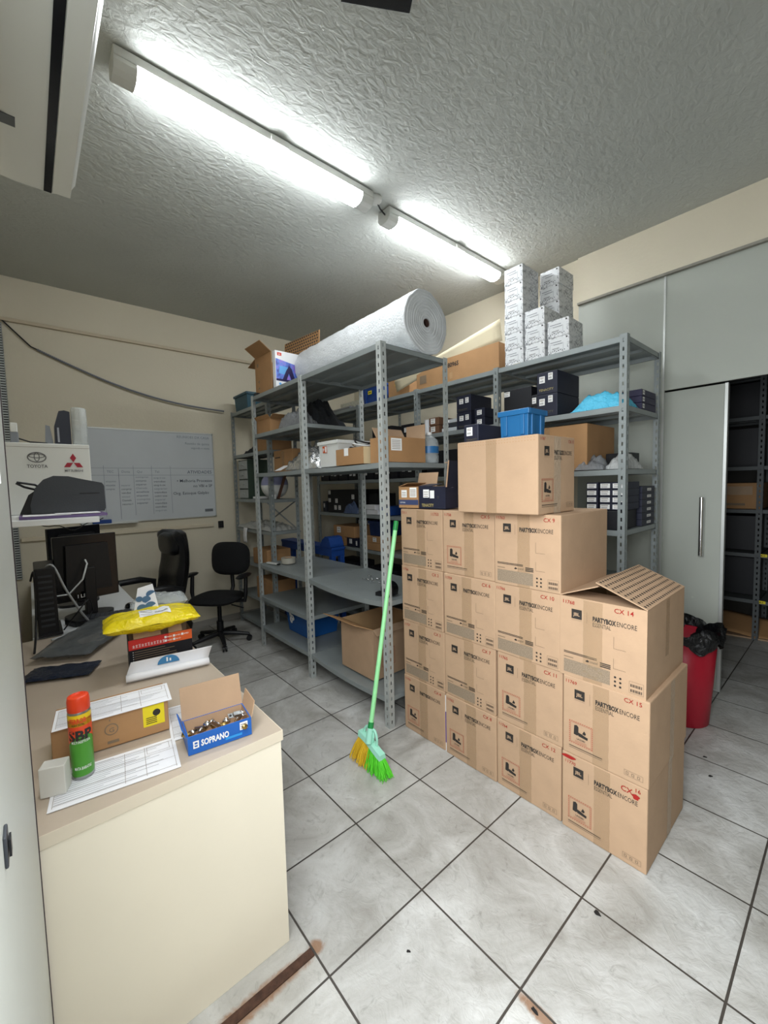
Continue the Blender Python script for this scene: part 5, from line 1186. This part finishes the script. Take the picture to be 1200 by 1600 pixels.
# bundle of tubes
for k in range(7):
    o = MB().cyl((-.21, 0, 0), (.21, .0, 0), .018, mat('grey_tube_metal', '#8d9096', .35, .6) if k % 3 else mat('dark_tube_metal', '#2d3138', .4, .4), n=14).build('metal_tube'); o.location = (-2.62, 1.80 + .037 * (k % 4) + .018 * (k // 4), ZB + .0195 + .033 * (k // 4)); o.rotation_euler = (0, 0, .05 * (k % 3 - 1) * 0)
    tag(o, 'grey metal tube in the bundle on the rear shelving top' if k % 3 else 'dark metal tube in the bundle on the rear shelving top', 'tube', 'metal tubes bundled on the shelving top')
small_box('folded_paper_stack', 'stack of folded pale papers behind the metal tubes on the shelving top', -2.62, 2.06, ZB, .36, .20, .16, mat('pale_paper_stack', '#bdbbaa', .8, var=(40, .15)), .05)
# shelf at 1.95, right bay
Z = 1.953
STK2 = [(.10, .60, .038, .050), (.58, .66, .030, .048)]
for k in range(2): small_box('navy_box', 'navy box with two white labels, %s of the pair left of the blue cloth' % ('lower', 'upper')[k], .015, 1.84, Z + .150 * k, .145, .32, .148, NAVY, 0, [(.12, .52, .040, .045), (.56, .62, .032, .045)], words=('TENACITY', .10, .15, .022, DIMGOLD if k == 0 else GOLD), group='navy boxes on the rear shelving')
small_box('black_box', 'plain black box standing behind the petrol blue crate on the rear shelf', -.215, 1.86, Z, .22, .34, .23, BLACKBOX, 0, [(.02, .80, .045, .035)])
for k in range(2): small_box('black_box', 'narrow black box with a white label, %s of two beside the navy pair' % ('lower', 'upper')[k], -.082, 1.84, Z + .082 * k, .042, .30, .080, BLACKBOX, 0, [(.10, .25, .030, .040)])
crumple_thing('blue_cloth', 'bright blue plastic cloth heaped on the rear shelf at the right', 'cloth', .335, 1.79, Z, .34, .20, .105, mat('bright_blue_film', '#54bfe2', .5, bump=(26, .6, 1.5)), 0, 12, .012, 'folds', 1.8)
for k in range(3): small_box('navy_box', 'flat navy box with a white end label, %s of three behind the blue cloth' % ('lowest', 'middle', 'topmost')[k], .425, 2.06, Z + .042 * k, .17, .26, .041, mat('indigo_box_card', '#262240', .5), 0, side=[(.04, .2, .035, .026)])
# third bay at 1.95
for k in range(2): small_box('navy_box', 'navy box with two white labels, %s of the tall pair in the next bay' % ('lower', 'upper')[k], -.700, 1.83, Z + .135 * k, .145, .28, .133, NAVY, 0, [(.20, .50, .042, .040), (.62, .52, .034, .042)], words=('TENACITY', .12, .10, .020, DIMGOLD))
for k in range(2): small_box('navy_box', 'small navy box with one white label, %s of the short pair in the next bay' % ('lower', 'upper')[k], -.545, 1.80, Z + .072 * k, .095, .22, .070, NAVY, 0, [(.25, .28, .045, .036)])
for k in range(2): small_box('brown_box', 'small brown box with a white label, %s of the pair by the white roll' % ('lower', 'upper')[k], -1.035, 1.80, Z + .070 * k, .115, .20, .067, mat('dark_brown_card', '#6d4c36', .7), 0, [(.18, .22, .052, .044)])
for k in range(3): small_box('white_flat_box', 'flat white box with dark edge, %s of three on the rear shelf' % ('lowest', 'middle', 'topmost')[k], -.865 + .008 * k, 1.81, Z + .034 * k, .16, .22, .030, mat('whitish_card', '#b9bdc0', .5) if k != 1 else DARK_GREY, 0, [(.05, .2, .06, .018)])
t = thing('paper_roll', 'short upright white roll beside the small brown boxes', 'roll', (-1.172, 1.77, Z), 0); MB().lathe([(.012, 0), (.030, 0), (.030, .14), (.012, .14), (.012, 0)], WHITE_PAPER, 24, smooth=False).build('paper', t); MB().lathe([(.009, .0), (.0118, 0), (.0118, .141), (.009, .141)], CARD, 16).build('core', t)
small_box('black_box', 'black box with two white labels left of the white roll', -1.34, 1.84, Z, .20, .30, .12, BLACKBOX, 0, [(.20, .40, .045, .042), (.55, .40, .040, .042)])
small_box('black_box', 'black box with white labels deep in the second bay of the rear shelving', -1.75, 1.86, Z, .30, .30, .14, BLACKBOX, 0, [(.20, .40, .045, .042), (.55, .40, .040, .042)])
# shelf at 1.575
Z = 1.578
t = thing('cardboard_carton', 'large brown carton with a worn tape strip on the shelf below the blue cloth', 'cardboard box', (.075, 1.92, Z), 0); carton_body(.40, .44, .30, CARD_DARK).build('carton_body', t, bevel=.005); tape_part(t, FR((-.20, -.2204, 0), (1, 0, 0), (0, 0, 1)), .10, .05, .296, .3, TAPE, 31)
crumple_thing('plastic_bag', 'grey plastic bag in front of the large brown carton on the rear shelf', 'bag', .285, 1.765, Z, .18, .17, .075, mat('grey_bag_film', '#8a8d90', .2, alpha=.7), .1, 21, .012)
crumple_thing('plastic_bag', 'pale milky plastic bag at the right end of the rear shelf', 'bag', .44, 1.86, Z, .12, .26, .085, mat('milky_bag_film', '#c3c5c4', .25, alpha=.8, bump=(24, .6, 1.5)), -.1, 25, .014)
small_box('black_box', 'small black box behind the grey plastic bags', .36, 2.05, Z, .16, .14, .11, BLACKBOX)
rnd = random.Random(12)
rowpos = ['far left end', 'second place from the left', 'third place from the left', 'fourth place from the left', 'fifth place from the left', 'sixth place from the left', 'seventh place from the left', 'right end']
xs_ = [-2.80, -2.60, -2.42, -2.23, -1.96, -1.78, -1.60, -1.36]
for k, x in enumerate(xs_): small_box('black_box', 'black labelled box, %s in the row behind the open bay' % rowpos[k], x, 1.83, Z, .165 if k < 7 else .22, .28, rnd.uniform(.10, .15), BLACKBOX, 0, [(.12, .42, .042, .040), (.50, .38, .045, .045)][:1 + k % 2])
small_box('black_box', 'wide dark box in shade beside the water jug on the rear shelf', -.95, 1.84, Z, .34, .30, .22, BLACKBOX)
small_box('black_box', 'dark box in shade behind the turned top carton', -.55, 1.84, Z, .30, .30, .18, BLACKBOX)
# shelf at 1.205 right bay
Z = 1.208
small_box('black_box', 'big black box with a small label below the stacked flat navy boxes', .425, 1.80, Z, .13, .26, .115, BLACKBOX, 0, [(.04, .62, .020, .036)])
small_box('black_box', 'wide black box carrying the left stack of flat navy boxes', .275, 1.80, Z, .16, .26, .115, BLACKBOX)
for c_, x in enumerate((.318, .398, .470)):
    nm = ('left', 'middle', 'right')[c_]
    for k in range(4): small_box('flat_navy_box', 'flat navy box with white end label, %s of the %s stack of four' % (('lowest', 'second from below', 'third from below', 'topmost')[k], nm), x, 1.80, Z + .1185 + .043 * k, .072, .24, .042, NAVY, 0, [(.06, .15, .056, .028)], bev=.0015)
for k in range(6): small_box('flat_navy_box', 'flat navy box, %s of the stack of six at the right post' % ords[k], .468, 2.08, Z + .043 * k, .085, .24, .042, NAVY, 0, side=[(.38, .30, .075, .016)], bev=.0015)
# shelf at 1.205 far bays
small_box('black_box', 'large black box with six white labels on the rear shelf behind the open bay', -2.46, 1.85, Z, .60, .30, .262, BLACKBOX, 0, [(.02, .80, .05, .045), (.02, .45, .05, .045), (.22, .12, .05, .05), (.36, .12, .05, .05), (.26, .42, .05, .05), (.80, .60, .05, .05)])
small_box('black_box', 'upright black box beside the small white boxes on the rear shelf', -1.965, 1.88, Z, .17, .24, .215, BLACKBOX)
for k in range(2): small_box('white_box', 'small white box with a black window, %s of two on the rear shelf' % ('lower', 'upper')[k], -1.93 + .03 * (k == 0), 1.73, Z + .052 * k, .15 if k else .19, .10, .050, WHITE_PAPER, 0)
crumple_thing('plastic_bag', 'clear bag of blue parts on the rear shelf behind the open bay', 'bag', -2.26, 1.69, Z, .26, .06, .10, mat('bluish_bag_film', '#5b6c8f', .2, alpha=.8, bump=(24, .6, 1.5)), 0, 33, .03)
small_box('blue_box', 'dark blue box beside the small white boxes on the rear shelf', -1.70, 1.80, Z, .17, .22, .09, BLUE_DARK)
small_box('black_box', 'narrow dark box at the left end of the rear shelf', -2.845, 1.80, Z, .06, .20, .125, DARK_GREY, 0, [(.25, .4, .03, .05)])
# shelf at 0.835
Z = .838
small_box('cardboard_carton', 'flat brown carton with a white label on top of the lower boxes', -2.40, 1.80, Z + .100, .40, .28, .125, CARD_DARK, 0, [(.18, .35, .075, .065)], cat='cardboard box')
small_box('cardboard_carton', 'small brown carton under the flat brown carton on the low rear shelf', -2.49, 1.80, Z, .19, .26, .098, CARD_DARK, 0, [(.30, .3, .045, .045)], cat='cardboard box')
small_box('navy_box', 'navy box with white labels under the flat brown carton', -2.255, 1.80, Z, .20, .26, .098, NAVY, 0, [(.25, .35, .05, .05), (.85, .2, .025, .05)])
small_box('cardboard_carton', 'brown carton right of the rear upright on the low shelf, lower one', -1.84, 1.80, Z, .30, .28, .075, CARD_DARK, 0, cat='cardboard box')
small_box('cardboard_carton', 'brown carton with a torn label right of the rear upright, upper one', -1.84, 1.80, Z + .077, .30, .28, .070, CARD_DARK, 0, [(.38, .2, .06, .045)], cat='cardboard box')
crate('plastic_crate', 'navy blue crate on the brown cartons of the low rear shelf', -1.83, 1.81, Z + .149, .26, .26, .15, mat('navy_plastic', '#1b2b52', .4), 0, False, 'crate', .010)
for k in range(3): small_box('black_box', 'black box at the back of the low rear shelf, %s of three' % ('left', 'middle', 'right')[k], -2.44 + .15 * k, 2.02, Z + .101, .13, .18, .19, BLACKBOX, 0, [(.3, .62, .05, .05)])
# shelf at 0.46
Z = .463
for k, x in enumerate((-2.52, -2.30, -2.08 + .22, -1.62)):
    small_box('black_box', 'black box with white labels, %s on the lowest visible rear shelf' % ('leftmost', 'second from the left', 'third from the left', 'rightmost')[k], x, 1.80, Z, .20, .28, .20, BLACKBOX, 0, [(.25, .45, .05, .05), (.60, .45, .05, .05)][:1 + (k % 2)])
# ================================================================== CORNER SHELVING
crate('plastic_crate', 'dark teal bin on top of the corner shelving', -2.95, .895, 2.348, .34, .27, .17, TEAL, 0, False, 'crate', .010)
t = thing('drawer_organizer', 'clear four drawer organizer on the corner shelving', 'organizer', (-2.98, .895, 1.403), 0)
GREENC = mat('dark_green_frame', '#3b4a3f', .4)
b = MB(); b.box(-.12, -.13, 0, -.115, .13, .42, GREENC).box(.115, -.13, 0, .12, .13, .42, GREENC).box(-.115, .125, 0, .115, .13, .42, GREENC)
for k in range(5): b.box(-.115, -.13, .103 * k, .115, .125, .103 * k + .005, GREENC)
b.build('frame', t)
for k in range(4):
    d = MB().box(-.112, -.135, .103 * k + .008, .112, -.130, .103 * k + .098, CLEAR_MILK).box(-.112, -.13, .103 * k + .008, .112, .12, .103 * k + .010, CLEAR_MILK).build('drawer', t); MB().box(-.03, -.148, .103 * k + .05, .03, -.135, .103 * k + .06, CLEAR_MILK).build('pull', d)
t = thing('round_ball', 'round ball with a lavender upper half and white lower half on the corner shelving', 'ball', (-2.475, .88, 1.403), 0)
LAV = mat('lavender_plastic', '#8f92b5', .3); n = 18
MB().lathe([(.135 * math.sin(PI * k / n), .137 - .137 * math.cos(PI * k / n)) for k in range(n // 2 + 1)], WHITE_PLASTIC, 40).build('lower_half', t)
MB().lathe([(.135 * math.sin(PI * k / n), .137 - .137 * math.cos(PI * k / n)) for k in range(n // 2, n + 1)], LAV, 40).build('upper_half', t)
mb = MB(); mb.slab((-.02, -.01, 0), (.02, -.01, 0), (.09, .05, .26), (.05, .05, .26), .012, mat('brown_leather_strap', '#5a3826', .6)); o = mb.build('strap'); o.location = (-2.335, .86, 1.404); tag(o, 'brown strap leaning beside the round ball', 'strap')
small_box('small_white_box', 'small white box in front of the brown strap on the corner shelving', -2.325, .785, 1.403, .055, .04, .045, WHITE_PLASTIC)
small_box('white_packet', 'flat white packet lying left of the round ball', -2.70, .86, 1.403, .18, .15, .022, WHITE_PAPER, .1)
crumple_thing('plastic_sheet', 'milky plastic sheet lying over the fourth level of the corner shelving', 'plastic sheet', -2.72, .885, 1.088, .86, .30, .055, mat('milky_sheet_film', '#b9bab6', .3, alpha=.85, bump=(20, .5, 1.5)), 0, 41, .03)
t = thing('paper_sheet', 'white paper strip hanging over the shelf edge of the corner shelving', 'paper', (-2.93, .738, .93), 0); mb = MB(); mb.grid(3, 8, lambda u, v: ((u - .5) * .10 + .02 * v, -.004 - .010 * math.sin(v * 3), v * .16), WHITE_PAPER); mb.build('sheet', t, solid=.001)
small_box('cardboard_carton', 'brown carton low on the corner shelving behind the office chair', -2.62, .885, .723, .34, .26, .16, CARD_DARK, 0, cat='cardboard box'); small_box('cardboard_carton', 'brown carton on the second level of the corner shelving', -2.55, .885, .363, .36, .26, .22, CARD_DARK, 0, cat='cardboard box')
crumple_thing('dark_bag', 'dark cap-like bag on the upper corner shelving', 'bag', -2.80, .88, 1.883, .34, .22, .07, mat('charcoal_cloth', '#24272b', .85), 0, 44, .02)
small_box('cardboard_carton', 'brown carton at the right of the upper corner shelving', -2.45, .885, 1.883, .25, .25, .20, CARD_DARK, 0, cat='cardboard box')
# blue table in the corner behind
t = thing('blue_table', 'blue plastic table with a raised end in the corner behind the shelving', 'table', (-2.50, 1.285, 0), 0)
MB().box(-.55, -.075, .875, .53, .09, .905, BLUE_DARK).build('tabletop', t, bevel=.006); MB().box(-.54, -.07, .815, .52, .085, .875, BLUE_DARK).build('apron', t)
MB().prism([(.34, 0), (.53, 0), (.53, .03), (.50, .10), (.44, .11), (.38, .07)], -.09, .07, BLUE_DARK, FR((0, 0, .905), (1, 0, 0), (0, 0, 1)) @ Matrix.Diagonal((1, 1, -1, 1))).build('raised_end', t, bevel=.01)
for x in (-.51, .495):
    for y in (-.045, .06): MB().box(x - .025, y - .025, 0, x + .025, y + .025, .815, BLUE_DARK).build('leg', t, bevel=.004)
# ================================================================== STORAGE ROOM
t = thing('cardboard_carton', 'taped brown carton on the storage room shelf beyond the sliding door', 'cardboard box', (.66, 4.20, 1.209), 0); carton_body(.36, .36, .24, CARD_DARK).build('carton_body', t, bevel=.004)
M = FR((-.18, -.1815, 0), (1, 0, 0), (0, 0, 1)); s = MB(); s.grid(12, 4, lambda u, v: (.05 + .24 * u, .13 + .08 * v, .0008 + .0006 * math.sin(u * 21 + v * 9)), TAPE_CLEAR, True, M); s.build('packing_tape', t); s = MB(); s.quad(M, .04, .03, .20, .022, INK_SOFT); s.quad(M, .02, .16, .03, .04, INK_SOFT); s.build('printed_marks', t)
t = thing('flattened_carton', 'flattened brown cardboard lying on the storage room floor', 'cardboard', (.66, 4.13, 0), .15); MB().grid(10, 6, lambda u, v: ((u - .5) * .66, (v - .5) * .28, .02 + .13 * v + .02 * math.sin(u * 5)), CARD_DARK).build('sheet', t, solid=.006); MB().box(-.32, -.16, 0, .30, -.06, .012, CARD).build('sheet', t)
small_box('black_box', 'dark box at the right on the storage room floor', 1.02, 4.20, 0, .20, .3, .10, BLACKBOX)
for z, hh, wd, lab in ((2.053, .33, .92, 'added wide box darkening the highest visible storage room shelf'), (1.603, .36, .90, 'added wide box darkening the shelf above the taped carton in the storage room'), (1.209, .33, .40, 'added box darkening the gap left of the taped carton in the storage room'), (.803, .33, .92, 'added wide box darkening the shelf below the taped carton in the storage room'), (.373, .36, .90, 'added wide box darkening the lowest storage room shelf')):
    small_box('black_box', lab, .33 if wd > .5 else .10, 4.32, z, wd, .30, hh, BLACKBOX)  # black boxes added so the shelf gaps read as deep shade
for z, hh, lab in ((2.053, .30, 'highest'), (1.603, .34, 'second highest'), (1.209, .30, 'third highest'), (.803, .33, 'second lowest'), (.373, .36, 'lowest')):
    small_box('black_box', 'added shade-filling box right of the storage room upright on the %s shelf' % lab, 1.30, 4.32, z, .80, .30, hh, BLACKBOX)  # more added boxes standing in for the dark between shelves

# ================================================================== BITS ON THE FLOOR
for x, y, r, lab in ((.880, .394, .011, 'black flake of dirt on the floor tile nearest the carton marked CX 16'), (.874, -.017, .010, 'black flake of dirt on the floor by the rust mark at the photo edge'),
                     (.524, -.181, .006, 'small dark chip on the floor between the desk and the cartons'), (.925, 1.666, .008, 'dark chip on the floor in front of the red waste bin'), (.98, 1.508, .009, 'second dark chip on the floor by the red bin, nearer the cartons')):
    pts = [(r * (1 + .35 * math.sin(3 * a + x * 9)) * math.cos(a), .6 * r * (1 + .3 * math.cos(2 * a + y * 7)) * math.sin(a)) for a in [k * PI / 6 for k in range(12)]]
    o = MB().prism(pts, 0, .003, mat('dirt_flake', '#1f1d1c', .8)).build('dirt_chip'); o.location = (x, y, 0.0004); o.rotation_euler = (0, 0, x * 7); tag(o, lab, 'dirt chip')
